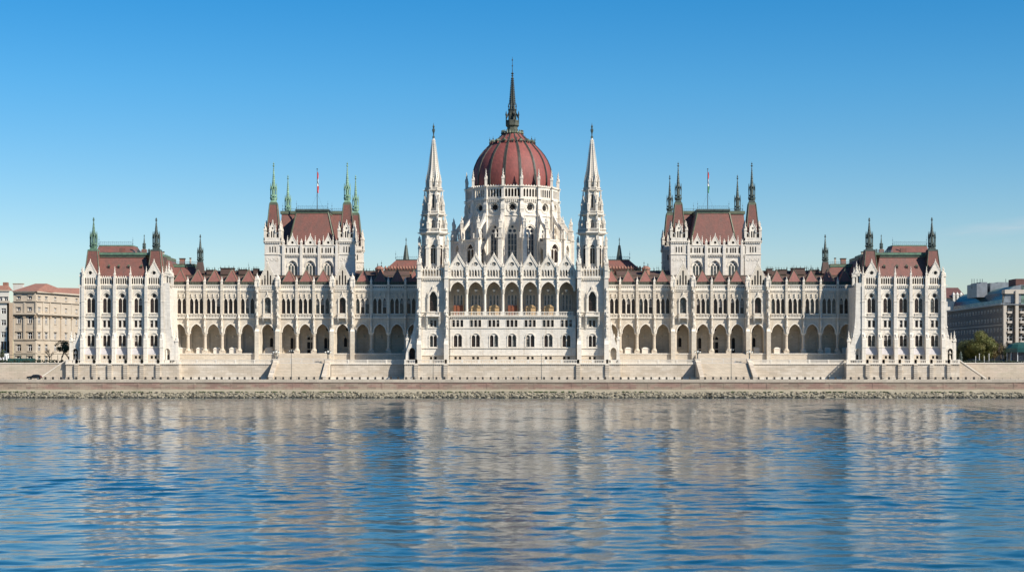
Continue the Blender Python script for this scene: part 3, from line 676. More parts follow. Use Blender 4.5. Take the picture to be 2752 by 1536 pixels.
        r.box(cx - a1 * 1.03, cx + a1 * 1.03, cy - a1 * 1.03, cy + a1 * 1.03, z1 - 1, z1 + .4, 'copper_olive')
        build(r, 'turret_roof', T)
        r = MB(mir); lantern(r, cx, cy, z1 + .2, Zy(529), Zy(499), Zy(432), .95, green); build(r, 'spire', T)
    # roofs between the turrets
    r = MB(mir); ya = y + 16
    r.sqf(X(738, y), X(926, y), y + 11, y + d - 6, Z(655, y), X(757, ya), X(922, ya), ya, y + d - 12, Z(574, ya), 'redtile')
    r.box(X(757, ya) - .4, X(922, ya) + .4, ya - .4, y + d - 12, Z(575, ya), Z(567, ya), 'copper_olive')
    yb_ = y + 4.5
    r.sqf(X(774, y), X(900, y), y + 1.2, y + 20, Z(660, y), X(796, yb_), X(882, yb_), yb_, y + 20, Z(572, yb_), 'redtile')
    for a_, b_ in (((774, 660, y + 1.2), (796, 572, yb_)), ((900, 660, y + 1.2), (882, 572, yb_))):
        r.bar((X(a_[0], y), a_[2], Z(a_[1], y)), (X(b_[0], yb_), b_[2], Z(b_[1], yb_)), .35, 'copper_olive')
    r.box(X(795, yb_), X(883, yb_), yb_ - .2, y + 20, Z(573, yb_), Z(567, yb_), 'copper_olive'); r.box(X(794, yb_), X(884, yb_), yb_ - .5, y + 20, Z(567, yb_), Z(562, yb_), 'copper_dark')
    RF = build(r, 'roof', PAL, 'steep red roof with dark copper ridge on the %s chamber tower' % side)
    for a_, b_, yy, zz, hh, fn in ((797, 881, yb_, 562, 1.0, (797, 881)), (759, 796, ya, 567, .8, (760,)), (883, 921, ya, 567, .8, (892,))):
        r = MB(mir); crest(r, X(a_, yy), X(b_, yy), yy, Z(zz, yy), hh)
        for px in fn: finial_rod(r, X(px, yy), yy, Z(zz, yy), Z(zz - 23, yy), 'rail_blue', .09)
        build(r, 'roof_cresting', RF)
    # flag on the roof
    px = 852.5 if not mir else 2756 - 1902; yy = yb_ + 4; c = X(px, yy)
    fl = MB(mir); fl.bar((c, yy, Z(568, yy)), (c, yy, Z(455, yy)), .2, 'iron', .12, 6); fl.frus(c, yy, Z(455, yy), .22, Z(453, yy), .22, 6, 'iron')
    for sx in (-1, 1): fl.bar((c, yy, Z(520, yy)), (c + sx * 2.2, yy, Z(566, yy)), .03, 'iron')
    return fl, c, yy
# ---------------------------------------------------------------- central block
def centre_block():
    y = -14.; s = S(y); w = MB(); wins = []; bal = []; colm = []
    cs = [1230.2, 1278.3, 1327.3, 1376, 1425, 1473.6, 1522.3]; hb = 24.4 * s; a = 19.2 * s
    holes = []; lowh = []; x0, x1 = X(1205, y), X(1547.5, y)
    zf = Z(848, y); zs = Z(782, y); za = Z(757, y)
    for i, px in enumerate(cs):
        c = X(px, y)
        out = [(c - hb, zs)] + list(reversed(arc(c, zs, a, za - zs, 8))) + [(c + hb, zs), (c + hb, Z(746, y)), (c - hb, Z(746, y))]
        w.slab(out, [], y, y + 1.0, 'limestone'); w.band(arc(c, zs, a, za - zs, 8), .42, y - .18, y + .02, 'cleanstone')
        la = [arch(c + o * s, Z(741.5, y), Z(728, y), 2.3 * s, .4, 3) for o in (-15.2, -7.6, 0, 7.6, 15.2)] + [circ(c, Z(709.5, y), 5.2 * s, 12)]
        w.slab([(c - hb, Z(746, y)), (c + hb, Z(746, y)), (c + hb, Z(724, y)), (c + 20.5 * s, Z(721, y)), (c, Z(686, y)), (c - 20.5 * s, Z(721, y)), (c - hb, Z(724, y))], la, y, y + .5, 'limestone')
        for j, l in enumerate(la): w.poly(l, y + .3, 'glass' if j in (2, 5) else 'arcadestone')
        for q in range(6): t = math.pi * q / 6; w.bar((c - 4.8 * s * math.cos(t), y + .2, Z(709.5, y) - 4.8 * s * math.sin(t)), (c + 4.8 * s * math.cos(t), y + .2, Z(709.5, y) + 4.8 * s * math.sin(t)), .06, 'cleanstone')
        for o in (-11.4, -3.8, 3.8, 11.4): w.frus(c + o * s, y - .08, Z(742, y), .13, Z(729, y), .1, 5, 'cleanstone')
        w.band(arch(c, 0, Z(709.5, y), 5.8 * s, 5.8 * s, 8)[1:-1], .2, y - .16, y + .02, 'cleanstone')
        for sx in (-1, 1):
            w.bar((c + sx * 21.5 * s, y, Z(722, y)), (c, y, Z(685.5, y)), .36, 'cleanstone')
            for t in range(1, 10):
                q = t / 10; zz = Z(721, y) + (Z(686, y) - Z(721, y)) * q; w.frus(c + sx * 21.5 * s * (1 - q), y - .05, zz + .3, .22, zz + .8, .06, 5, 'carved')
        pinnacle(w, c, y + .1, Z(688, y), Z(677, y), .45, 'cleanstone', .2)
        w.add([(c - 20 * s, y + .5, Z(722, y)), (c + 20 * s, y + .5, Z(722, y)), (c, y + .5, Z(688, y)), (c - 20 * s, y + 5, Z(722, y)), (c + 20 * s, y + 5, Z(722, y)), (c, y + 5, Z(688, y))], [(0, 2, 5, 3), (1, 4, 5, 2), (3, 5, 4)], 'shaded_browntile')
        q = [rect(c + (o - 3.7) * s, c + (o + 3.7) * s, Z(878, y), Z(859, y)) for o in (-11, 0, 11)]; holes += q
        b = MB(); glaze(b, q, y + .4, step=1.0); wins.append((b, 'window'))
        for q_ in q: w.band([q_[1], q_[2], q_[3], q_[0]], .12, y - .1, y, 'cleanstone')
        w.box(c - 16.5 * s, c + 16.5 * s, y - .14, y, Z(879.6, y), Z(878, y), 'cleanstone')
        q = [arch(c + o * s, Z(931.5, y), Z(905, y), 4.8 * s, .55, 4) for o in (-5.8, 5.8)]; holes += q
        b = MB(); glaze(b, q, y + .4, step=1.1); wins.append((b, 'window'))
        w.band(arc(c, Z(907, y), 11.5 * s, 1.25, 7), .25, y - .22, y + .02, 'cleanstone'); w.box(c - 12 * s, c + 12 * s, y - .14, y, Z(933, y), Z(931.6, y), 'cleanstone')
        for sx in (-1, 1): w.box(c + sx * 12.6 * s - .14, c + sx * 12.6 * s + .14, y - .12, y, Z(932, y), Z(907, y), 'cleanstone')
        q = [rect(c + (o - 3.3) * s, c + (o + 3.3) * s, Z(965, y), Z(957.7, y)) for o in (-6, 6)]; lowh += q
        b = MB(); glaze(b, q, y + .3, fr=None, gl='void'); wins.append((b, 'basement_window'))
        b = MB(); balus(b, c - hb + .55, c + hb - .55, y - .05, zf, Z(837, y), step=.44, th=.25); bal.append(b)
        # loggia back wall window: three lights under a pointed head, wooden kiosk and hanging lantern in front
        yb = y + 5.5; sb = S(yb); cb = c * sb / s * 1.0 + .12
        big = arch(cb, Z(833, yb), Z(792, yb), 13.5 * sb, 17 * sb, 7)
        sub = [arch(cb + o * sb, Z(833, yb), Z(796, yb), 3.2 * sb, .6, 3) for o in (-9, 0, 9)] + [circ(cb, Z(784, yb), 3.4 * sb, 8)]
        b = MB(); b.slab(big, sub, yb - .1, yb + .1, 'arcadestone', back=False); glaze(b, sub, yb + .05, gl='glass_pale', fr='paleframe', fw=.12, step=1.6); wins.append((b, 'loggia_window'))
        b = MB(); k0 = cb - 13 * sb; k1 = cb + 13 * sb
        if i in (1, 2, 4, 5):
            b.box(k0, k1, yb - 2.8, yb - .8, zf, Z(826, yb), 'woodtan'); b.add([(k0 - .15, yb - 3, Z(826, yb)), (k1 + .15, yb - 3, Z(826, yb)), (k1 - 1, yb - 3, Z(819, yb)), (k0 + 1, yb - 3, Z(819, yb)), (k0 - .15, yb - .6, Z(826, yb)), (k1 + .15, yb - .6, Z(826, yb)), (k1 - 1, yb - .6, Z(819, yb)), (k0 + 1, yb - .6, Z(819, yb))], [(0, 1, 2, 3), (3, 2, 6, 7), (0, 3, 7, 4), (1, 5, 6, 2)], 'woodtan')
            wins.append((b, 'wooden_porch'))
        elif i in (0, 3):
            for o in (-8, 1, 9): b.box(cb + (o - 3.6) * sb, cb + (o + 3.6) * sb, yb - .8 - (o % 3) * .2, yb - .5, zf, Z(820, yb), 'woodred')
            b.box(cb + 13.5 * sb, cb + 15.5 * sb, yb - 1.2, yb - .4, zf, Z(800, yb), 'woodtan'); wins.append((b, 'wooden_door'))
        b = MB(); lx, ly = c, y + 2.8; b.bar((lx, ly, Z(757, y)), (lx, ly, Z(777, y)), .05, 'iron'); b.frus(lx, ly, Z(783, y), .12, Z(777.5, y), .55, 7, 'lamp_glass'); b.frus(lx, ly, Z(777.5, y), .6, Z(775, y), .1, 7, 'paleframe'); wins.append((b, 'hanging_lantern'))
    w.slab(rect(x0, x1, Z(953.6, y), zf), holes, y, y + .6, 'limestone', back=False); w.slab(rect(x0, x1, 9.9, Z(953.6, y)), lowh, y, y + .6, 'warmstone', back=False)
    w.box(x0, x1, y + .6, y + 5.6, 9.9, zf - .05, 'warmstone'); w.box(x0, x1, y + 5.7, y + 6.2, zf - .05, Z(746, y), 'arcadestone'); w.box(x0, x1, y + 1, y + 5.8, Z(752, y), Z(750, y), 'arcadestone')
    w.box(x0, x1, y - .12, y, 9.9, Z(954, y), 'warmstone') if False else None
    for py, pr in ((747.5, .35), (850, .5), (880.5, .2), (934.3, .25), (953.5, .18)): w.box(x0, x1, y - pr, y + .02, Z(py + 1.1, y), Z(py - .9, y), 'cleanstone')
    corbels(w, x0, x1, y, Z(851, y), .6, .3, .35)
    for k in range(8):
        c = X(1376 + (k - 3.5) * 48.72, y)
        if 0 < k < 7:
            b = MB(); b.box(c - .55, c + .55, y - .1, y + 1.1, zf, zf + 1.3, 'cleanstone'); b.frus(c, y + .45, zf + 1.3, .42, zs - .9, .38, 12, 'cleanstone'); b.frus(c, y + .45, zs - .9, .42, zs - .2, .62, 8, 'carved'); b.box(c - .6, c + .6, y - .1, y + 1.05, zs - .2, zs, 'cleanstone')
            colm.append(b)
            w.frus(c, y - .1, Z(787, y), .15, Z(779, y), .5, 6, 'carved'); statue(w, c, y - .45, Z(777, y), 2.2); w.box(c - .33, c + .33, y - .35, y, Z(762, y), Z(724, y), 'carved'); statue(w, c, y - .5, Z(757, y), 1.5)
            pinnacle(w, c, y - .1, Z(724, y), Z(702, y), .6, 'carved', .35)
    w.bar((X(1209, y), y - .2, 9.9), (X(1209, y), y - .2, Z(748, y)), .14, 'iron')
    w.box(X(1120, y), X(1632, y), y + 6.2, 22, 9.9, Z(722, y), 'limestone')
    CB = build(w, 'central_block', PAL, 'white central block with a seven-arched loggia under the dome')
    for b, n_ in wins: build(b, n_, CB)
    for b in bal: build(b, 'balustrade', CB)
    for b in colm: build(b, 'column', CB)

def octa_ring(mb, wi, cx, cy, z0, z1, ap, lw, lz0, lz1, lr=None, mull=False):
    """octagonal storey, one lancet to a face"""
    hw = ap * math.tan(math.pi / 8)
    M0 = mb.M
    for q in range(8):
        M = Matrix.Translation((cx, cy, 0)) @ Matrix.Rotation(q * math.pi / 4, 4, 'Z'); mb.M = M; wi = MB(mb.mir, M); WL.append(wi)
        la = [arch(0, lz0, lz1, lw, lw * 1.3, 4)]
        mb.slab(rect(-hw, hw, z0, z1), la, -ap, -ap + .4, 'limestone', back=False); mb.band(arc(0, lz1, lw, lw * 1.3, 4), .2, -ap - .12, -ap + .02, 'cleanstone')
        wi.poly(la[0], -ap + .3, 'glass')
        if mull:
            wi.box(-.07, .07, -ap + .2, -ap + .28, lz0, lz1 + lw * .6, 'cleanstone'); wi.band(arc(-lw / 2, lz1 - .4, lw / 2 - .05, lw / 2, 3), .1, -ap + .2, -ap + .28, 'cleanstone'); wi.band(arc(lw / 2, lz1 - .4, lw / 2 - .05, lw / 2, 3), .1, -ap + .2, -ap + .28, 'cleanstone')
    mb.M = Matrix.Identity(4)
WL = []
def river_tower(mir):
    side = 'right' if mir else 'left'; y = -14.6; s = S(y); w = MB(mir); wins = []; WL.clear(); wi = None
    c = X(1164.5, y); h = 31.5 * s
    A_ = arch(c, Z(836, y), Z(797, y), 9.8 * s, 12.5 * s, 6)
    h1 = [rect(c + a_ * s, c + b_ * s, Z(877.5, y), Z(860, y)) for a_, b_ in ((-8.3, -1.2), (1.8, 8.6))]
    h2 = [arch(c + o * s, Z(931.5, y), Z(906, y), 4.3 * s, .55, 4) for o in (-5, 5)]; h3 = [rect(c + (o - 3.2) * s, c + (o + 3.2) * s, Z(965, y), Z(958, y)) for o in (-6, 6)]
    w.slab(rect(c - h, c + h, 9.9, Z(953.6, y)), h3, y, y + .8, 'warmstone', back=False); w.slab(rect(c - h, c + h, Z(953.6, y), Z(746, y)), [A_] + h1 + h2, y, y + .8, 'limestone', back=False)
    w.box(c - h, c + h, y + .8, y + 9, 9.9, Z(747, y), 'limestone')
    for sh, n_, kw in (([A_], 'window', dict(step=1.4)), (h1, 'window', dict(step=1.)), (h2, 'window', dict(step=1.1)), (h3, 'basement_window', dict(fr=None, gl='void'))):
        b = MB(mir); glaze(b, sh, y + .45, **kw); wins.append((b, n_))
    ogee_hood(w, c, Z(797, y), 11.5 * s, 14.5 * s, .35, y, .7)
    for sx in (-1, 1):
        q = c + sx * 13.6 * s; w.box(q - .22, q + .22, y - .55, y, Z(838, y), Z(795, y), 'cleanstone'); w.frus(q, y - .4, Z(795, y), .28, Z(781, y), .03, 4, 'carved')
        w.bar((q, y - .5, Z(800, y)), (c, y - .5, Z(773, y)), .3, 'cleanstone')
    w.band(arc(c, Z(907, y), 10.8 * s, 1.2, 7), .25, y - .22, y + .02, 'cleanstone')
    for sx in (-1, 1): w.box(c + sx * 12 * s - .12, c + sx * 12 * s + .12, y - .12, y, Z(932, y), Z(907, y), 'cleanstone')
    for q_ in h1: w.band([q_[1], q_[2], q_[3], q_[0]], .12, y - .1, y, 'cleanstone')
    for py, pr in ((747.5, .4), (880.5, .2), (934.3, .25), (953.5, .18), (838, .2), (850, .2)): w.box(c - h, c + h, y - pr, y + .02, Z(py + 1.1, y), Z(py - .9, y), 'cleanstone')
    corbels(w, c - h, c + h, y, Z(748.6, y), .5, .35, .5)
    # balcony on brackets
    w.box(c - 19 * s, c + 19 * s, y - 1.8, y, Z(850.5, y), Z(847.5, y), 'cleanstone'); b = MB(mir); balus(b, c - 18.5 * s, c + 18.5 * s, y - 1.65, Z(847.5, y), Z(838, y), step=.42, th=.25)
    for sx in (-1, 1): balus(b, y - 1.65, y, c + sx * 18.3 * s, Z(847.5, y), Z(838, y), step=.42, th=.22, axis='y')
    wins.append((b, 'balustrade'))
    for sx in (-1, 1):
        for k in range(9): w.box(c + sx * 17 * s - .28, c + sx * 17 * s + .28, y - 1.6 + k * .17, y, Z(850.5 + k * 3.6, y) - .42, Z(850.5 + k * 3.6, y) + .02, 'carved')
    # big corner buttresses
    for px in (1126.5, 1199.5):
        q = X(px, y - 1.2); a_ = 5.3 * s
        w.box(q - a_ * 1.12, q + a_ * 1.12, y - 2.3, y + 1, 9.9, Z(925, y), 'cleanstone'); w.sqf(q - a_ * 1.12, q + a_ * 1.12, y - 2.3, y + 1, Z(925, y), q - a_, q + a_, y - 1.6, y + 1, Z(915, y), 'cleanstone')
        w.box(q - a_, q + a_, y - 1.6, y + 1, Z(915, y), Z(747, y), 'limestone'); w.box(q - a_ * .8, q + a_ * .8, y - 1.2, y + .8, Z(747, y), Z(726, y), 'limestone')
        for py in (747, 838, 850, 880.5, 934): w.box(q - a_ * 1.18, q + a_ * 1.18, y - 1.8, y + 1, Z(py + 1, y), Z(py - 1, y), 'cleanstone')
        for py, h_ in ((900, 2.2), (823, 1.8), (800, 1.6), (865, 1.5)): statue(w, q, y - 1.85, Z(py, y), h_)
        pinnacle(w, q, y - .9, Z(727, y), Z(692, y), 1.0, 'carved', .5)
        for o in (-.7, .7): pinnacle(w, q + o, y - .5, Z(747, y), Z(712, y), .55, 'carved', .5)
        pinnacle(w, q, y + 1.0, Z(747, y), Z(668, y), 1.15, 'carved', .55); pinnacle(w, q, y + 7.5, Z(747, y), Z(676, y), 1.15, 'carved', .55)
    # outer flare with door niche
    yy = y - .4
    P = [(X(a_, yy), Z(b_, yy)) for a_, b_ in ((1127, 966), (1127, 768), (1120.5, 768), (1119.5, 813), (1116.5, 850), (1111, 885), (1103, 915), (1095, 937), (1091, 950), (1090, 966))]
    nh = arch(X(1107.5, yy), 10., Z(944, yy), .9, 1.2, 5); w.slab(P, [nh], yy, yy + 2.2, 'limestone'); w.poly(nh, yy + 1, 'void' if not mir else 'warmstone'); w.band(arc(X(1107.5, yy), Z(944, yy), .9, 1.2, 5), .25, yy - .15, yy + .02, 'cleanstone')
    pinnacle(w, X(1094.5, yy), yy + 1, 9.9, Z(885, yy), .8, 'cleanstone', .7)
    for px, py in ((1118, 840), (1113, 872), (1105, 905), (1098, 925)): w.frus(X(px, yy), yy + 1, Z(py + 5, yy), .1, Z(py, yy), .38, 5, 'carved'); w.frus(X(px, yy), yy + 1, Z(py, yy), .3, Z(py - 9, yy), .04, 5, 'carved')
    # arcaded parapet
    pa = [arch(c + (i - 3.5) * 7.6 * s, Z(741.5, y), Z(727, y), 2.6 * s, .4, 3) for i in range(8)]
    w.slab(rect(c - h + .1, c + h - .1, Z(746, y), Z(721.5, y)), pa, y - .3, y, 'cleanstone'); w.box(c - h, c + h, y + .5, y + .6, Z(746, y), Z(723, y), 'warmstone')
    for i in range(9): w.frus(c + (i - 4) * 7.4 * s, y - .1, Z(721.5, y), .25, Z(714, y), .04, 4, 'carved')
    # octagonal storeys
    cy = -10.; S0 = S(cy); cx = X(1165.3, cy); q = lambda v: v * S0; Zc = lambda p: Z(p, cy)
    w.frus(cx, cy, Zc(748), q(39), Zc(722), q(36), 8, 'limestone', R(22.5))
    octa_ring(w, wi, cx, cy, Zc(735), Zc(629), q(28.5), q(6.2), Zc(710), Zc(667), mull=True)
    octa_ring(w, wi, cx, cy, Zc(629), Zc(578), q(22.5), q(3.6), Zc(616), Zc(597), mull=True)
    octa_ring(w, wi, cx, cy, Zc(580), Zc(512), q(17.), q(2.4), Zc(560), Zc(526))
    octa_ring(w, wi, cx, cy, Zc(514), Zc(478), q(14.8), q(1.1), Zc(508), Zc(498))
    rings = [(631, 627, 38, 41.5), (627, 625, 41.5, 40), (581, 578, 30, 34), (578, 576, 34, 32), (516, 513, 20, 25), (513, 511, 25, 23), (668, 666, 31.5, 31.5), (593, 591, 24.5, 24.5), (524, 522, 19.5, 19.5)]
    for a_, b_, r0, r1 in rings: w.frus(cx, cy, Zc(a_), q(r0), Zc(b_), q(r1), 8, 'cleanstone', R(22.5))
    bw_ = MB(mir)
    def ringbal(r, z0, z1):
        for k in range(8):
            t0, t1 = R(22.5 + 45 * k), R(67.5 + 45 * k); p0 = Vector((cx + q(r) * math.cos(t0), cy + q(r) * math.sin(t0), 0)); p1 = Vector((cx + q(r) * math.cos(t1), cy + q(r) * math.sin(t1), 0))
            for zz, t in ((z0 + .1, .14), (z1 - .08, .2)): bw_.bar(p0 + Vector((0, 0, zz)), p1 + Vector((0, 0, zz)), t, 'cleanstone')
            n = max(3, int((p1 - p0).length / .36))
            for i in range(n + 1): p = p0.lerp(p1, i / n); bw_.bar(p + Vector((0, 0, z0)), p + Vector((0, 0, z1)), .09, 'cleanstone')
    ringbal(40, Zc(625), Zc(616)); ringbal(33, Zc(576), Zc(569)); ringbal(24.5, Zc(511), Zc(505))
    for k in range(8):
        t = R(22.5 + 45 * k); ct, st = math.cos(t), math.sin(t); P_ = lambda r: (cx + q(r) * ct, cy + q(r) * st)
        # radial buttresses: solid fin sliced as a bar pair, flying arch, pinnacles
        for r, z0, z1, wd in ((31.5, 735, 627, .55), (24.5, 625, 577, .42), (18.6, 578, 512, .36), (16, 512, 480, .3)):
            w.bar((*P_(r), Zc(z0)), (*P_(r), Zc(z1)), wd, 'cleanstone')
        r = 39.5
        pinnacle(w, *P_(r), Zc(722), Zc(636), .85, 'carved', .62)
        w.bar((*P_(r), Zc(690)), (*P_(29), Zc(668)), .42, 'cleanstone'); w.bar((*P_(r), Zc(682)), (*P_(29), Zc(660)), .25, 'carved')
        pinnacle(w, *P_(41), Zc(660), Zc(634), .6, 'carved', .5)
        pinnacle(w, *P_(36), Zc(626), Zc(587), .62, 'carved', .6); w.bar((*P_(36), Zc(606)), (*P_(23), Zc(588)), .3, 'cleanstone'); pinnacle(w, *P_(29), Zc(626), Zc(592), .5, 'carved', .6)
        pinnacle(w, *P_(29), Zc(577), Zc(536), .6, 'carved', .6); w.bar((*P_(29), Zc(556)), (*P_(17), Zc(540)), .26, 'cleanstone'); pinnacle(w, *P_(22), Zc(577), Zc(530), .45, 'carved', .7)
        pinnacle(w, *P_(20), Zc(511), Zc(471), .55, 'carved', .55)
        pinnacle(w, *P_(32.5), Zc(626), Zc(566), .45, 'carved', .72); pinnacle(w, *P_(25.5), Zc(577), Zc(512), .42, 'carved', .75); pinnacle(w, *P_(17.5), Zc(511), Zc(462), .4, 'carved', .5)
        for zz, r_ in ((627, 44), (578, 37), (513, 28)): w.bar((*P_(r_ - 3), Zc(zz)), (*P_(r_ + 3), Zc(zz - 1)), .22, 'carved', .1)
        t = R(45 * k); ct2, st2 = math.cos(t), math.sin(t)
        w.frus(cx + q(15.5) * ct2, cy + q(15.5) * st2, Zc(490), .3, Zc(474), .04, 4, 'carved')
    TW = build(w, 'river_tower', PAL, 'slender white tower with tapering openwork spire to the %s of the dome' % side)
    [build(b_, 'tower_window', TW) for b_ in WL]; build(bw_, 'balustrade', TW)
    for b, n_ in wins: build(b, n_, TW)
    sp = MB(mir); sp.frus(cx, cy, Zc(482), q(17.2), Zc(371), q(2.5), 8, 'cleanstone', R(22.5))
    for k in range(8):
        t = R(22.5 + 45 * k); t2 = R(45 * k)
        for i in range(19):
            f = i / 19; zz = Zc(478 - 104 * f); r = q(17.0 - 14.2 * f); sp.frus(cx + (r + .12) * math.cos(t), cy + (r + .12) * math.sin(t), zz, .22 - .08 * f, zz + .42, .05, 4, 'carved')
            r2 = r * .925 + .01
            if i < 17: x_, y_ = cx + r2 * math.cos(t2), cy + r2 * math.sin(t2); sp.frus(x_, y_, zz, .13 - .06 * f, zz + .3, .11 - .05 * f, 4, 'void')
    build(sp, 'spire', TW)
    fi = MB(mir); zz = [Zc(p) for p in (373, 368, 364, 358, 352, 346, 340, 330)]
    fi.lathe(cx, cy, [(zz[0], .12), (zz[0] + .1, .3), (zz[1], .38), (zz[2], .15), (zz[3], .2), (zz[4], .42), (zz[4] + .6, .42), (zz[5], .16), (zz[6], .32), (zz[6] + .5, .1), (zz[7], .03)], 6, 'copper_dark'); build(fi, 'finial', TW)

# ---------------------------------------------------------------- dome
simple('ribtrim', (.12, .10, .08), .6, 0, .3, 1)
def dome():
    cy = 22.; s = S(cy); cx = X(1377, cy); q = lambda v: v * s; Zd = lambda p: Z(p, cy)
    w = MB(); wis = []; ros = []; n = 16; ap = q(124) * math.cos(math.pi / n); hw = ap * math.tan(math.pi / n)
    T0 = Matrix.Translation((cx, cy, 0))
    zb = Zd(722)
    for k in range(n):
        M = T0 @ Matrix.Rotation(2 * math.pi * k / n, 4, 'Z'); w.M = M; wi = MB(M=M); ro = MB(M=M); wis.append(wi); ros.append(ro)
        rose = circ(0, Zd(567), q(11.5), 16); big = arch(0, zb + 1, Zd(632), q(12.5), q(17), 8)
        w.slab(rect(-hw, hw, zb, Zd(543)), [rose, big], -ap, -ap + .9, 'limestone', back=False)
        w.band(circ(0, Zd(567), q(12.2), 16)[:] + [circ(0, Zd(567), q(12.2), 16)[0]], .35, -ap - .15, -ap + .02, 'cleanstone')
        for r_ in (0, .45): w.band(arc(0, Zd(632), q(12.5) + r_, q(17) + r_, 8), .25, -ap - .12 - r_ * .3, -ap + .02, 'cleanstone')
        # rose tracery: star of ten petals
        ro.slab(circ(0, Zd(567), q(11.5), 20), [[((q(10.6) if j % 2 == 0 else q(6.8)) * math.cos(math.pi * j / 9), Zd(567) + (q(10.6) if j % 2 == 0 else q(6.8)) * math.sin(math.pi * j / 9)) for j in range(18)]], -ap + .35, -ap + .6, 'cleanstone', back=False)
        ro.poly(circ(0, Zd(567), q(11.5), 16), -ap + .65, 'void')
        sub = [arch(o, zb + 1.2, Zd(640), q(3.6), .5, 3) for o in (-q(8), 0, q(8))] + [circ(o, Zd(629), q(4.6), 10) for o in (-q(5.6), q(5.6))] + [circ(0, Zd(618.5), q(3.9), 10)]
        wi.slab(big, sub, -ap + .4, -ap + .65, 'cleanstone', back=False); glaze(wi, sub, -ap + .6, gl='glass_blue', fr='paleframe', fw=.05, step=1.8, vbar=False)
        for py, pr in ((588.5, .25), (545, .35), (512, .4)): w.box(-hw - .1, hw + .1, -ap - pr, -ap + .1, Zd(py + 1.2), Zd(py - 1), 'cleanstone')
        # gallery
        la = [arch((j - 2) * q(8.2), Zd(539.5), Zd(522), q(2.75), .45, 3) for j in range(5)]
        top = []
        for j in range(6):
            o = (2.5 - j) * q(7.6); top += [(o + q(3.2), Zd(513)), (o, Zd(507)), (o - q(3.2), Zd(513))]
        hg = hw * .985
        w.slab([(-hg, Zd(543)), (hg, Zd(543)), (hg, Zd(513))] + top + [(-hg, Zd(513))], la, -ap - .1, -ap + .3, 'cleanstone')
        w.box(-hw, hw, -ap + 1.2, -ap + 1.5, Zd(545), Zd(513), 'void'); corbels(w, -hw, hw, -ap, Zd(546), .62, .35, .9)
        w.frus(0, -ap - .3, Zd(575 + 30), .1, Zd(600), .1, 4, 'carved')
    pns = []; fbs = []
    Rv = q(124); Ro = q(160)
    for k in range(n):
        t = 2 * math.pi * (k + .5) / n
        M = T0 @ Matrix.Rotation(t, 4, 'Z'); w.M = M; pn = MB(); fb = MB(); p2 = MB(); pns += [pn, p2]; fbs.append(fb)
        w.box(-.62, .62, -Rv - .7, -Rv + 1.2, zb, Zd(560), 'limestone'); w.box(-.42, .5, -Rv - .45, -Rv + 1, Zd(560), Zd(510), 'limestone')
        for py in (588.5, 545, 512, 572): w.box(-.7, .7, -Rv - .85, -Rv + .5, Zd(py + 1), Zd(py - 1), 'cleanstone')
        w.sqf(-.62, .62, -Rv - .7, -Rv, Zd(560), -.5, .5, -Rv - .4, -Rv, Zd(552), 'cleanstone')
        px_, py_ = cx + (Rv + .1) * math.sin(t), cy - (Rv + .1) * math.cos(t)
        pinnacle(pn, px_, py_, Zd(511), Zd(466), .8, 'carved', .42)
        # flying buttress (drawn in the x-z plane of a radial frame)
        Mr = T0 @ Matrix.Rotation(t - math.pi / 2, 4, 'Z'); fb.M = Mr
        P = [(Rv - .3, Zd(584)), (Rv + .8, Zd(582)), (Rv + (Ro - Rv) * .45, Zd(600)), (Ro - .5, Zd(622)), (Ro - .5, Zd(632)), (Rv + (Ro - Rv) * .5, Zd(614)), (Rv + .5, Zd(602)), (Rv - .3, Zd(600))]
        fb.slab(P, [], -.4, .4, 'limestone')
        P = [(Rv - .3, Zd(652)), (Ro, Zd(662)), (Ro, Zd(725)), (Ro - 1.2, Zd(725)), (Ro - 1.2, Zd(682)), (Rv + 1.6, Zd(672)), (Rv + .6, Zd(690)), (Rv - .3, Zd(690))]
        fb.slab(P[::-1], [], -.35, .35, 'limestone')
        fb.box(Ro - 1.1, Ro + .9, -.62, .62, zb, Zd(650), 'limestone'); fb.box(Ro - .8, Ro + .6, -.5, .5, Zd(650), Zd(624), 'limestone')
        fb.box(Ro - 1.2, Ro + 1.1, -.75, .75, Zd(651), Zd(648.5), 'cleanstone'); fb.box(Ro - 1, Ro + .8, -.62, .62, Zd(625), Zd(623), 'cleanstone')
        pinnacle(p2, cx + Ro * math.sin(t), cy - Ro * math.cos(t), Zd(624), Zd(588), .85, 'carved', .45)
        for o in (-.07, .07): pinnacle(p2, cx + (Ro + .5) * math.sin(t + o), cy - (Ro + .5) * math.cos(t + o), Zd(650), Zd(628), .5, 'carved', .5)
        # outer aisle wall between the piers
    ap2 = Ro * math.cos(math.pi / n); hw2 = ap2 * math.tan(math.pi / n); wjs = []
    for k in range(n):
        M = T0 @ Matrix.Rotation(2 * math.pi * k / n, 4, 'Z'); w.M = M
        if k in (0, 1, n - 1): continue
        wj = MB(M=M); wjs.append(wj)
        zt = Zd(655)
        big = arch(0, Zd(712), Zd(680), q(13), q(17), 6)
        w.slab(rect(-hw2, hw2, zb, zt), [big], -ap2, -ap2 + .6, 'limestone', back=False); w.band(arc(0, Zd(680), q(13), q(17), 6), .35, -ap2 - .2, -ap2 + .02, 'cleanstone'); w.band(arc(0, Zd(680), q(13) + .7, q(17) + .7, 6), .2, -ap2 - .1, -ap2 + .02, 'carved')
        wj.poly(big, -ap2 + .5, 'glass'); wj.box(-.12, .12, -ap2 + .35, -ap2 + .45, Zd(712), Zd(675), 'cleanstone')
        for sx in (-1, 1): wj.band(arc(sx * q(6.3), Zd(683), q(5.3), q(6.5), 4), .15, -ap2 + .3, -ap2 + .45, 'cleanstone')
        w.box(-hw2, hw2, -ap2 - .2, -ap2 + .6, zt, zt + .4, 'cleanstone')
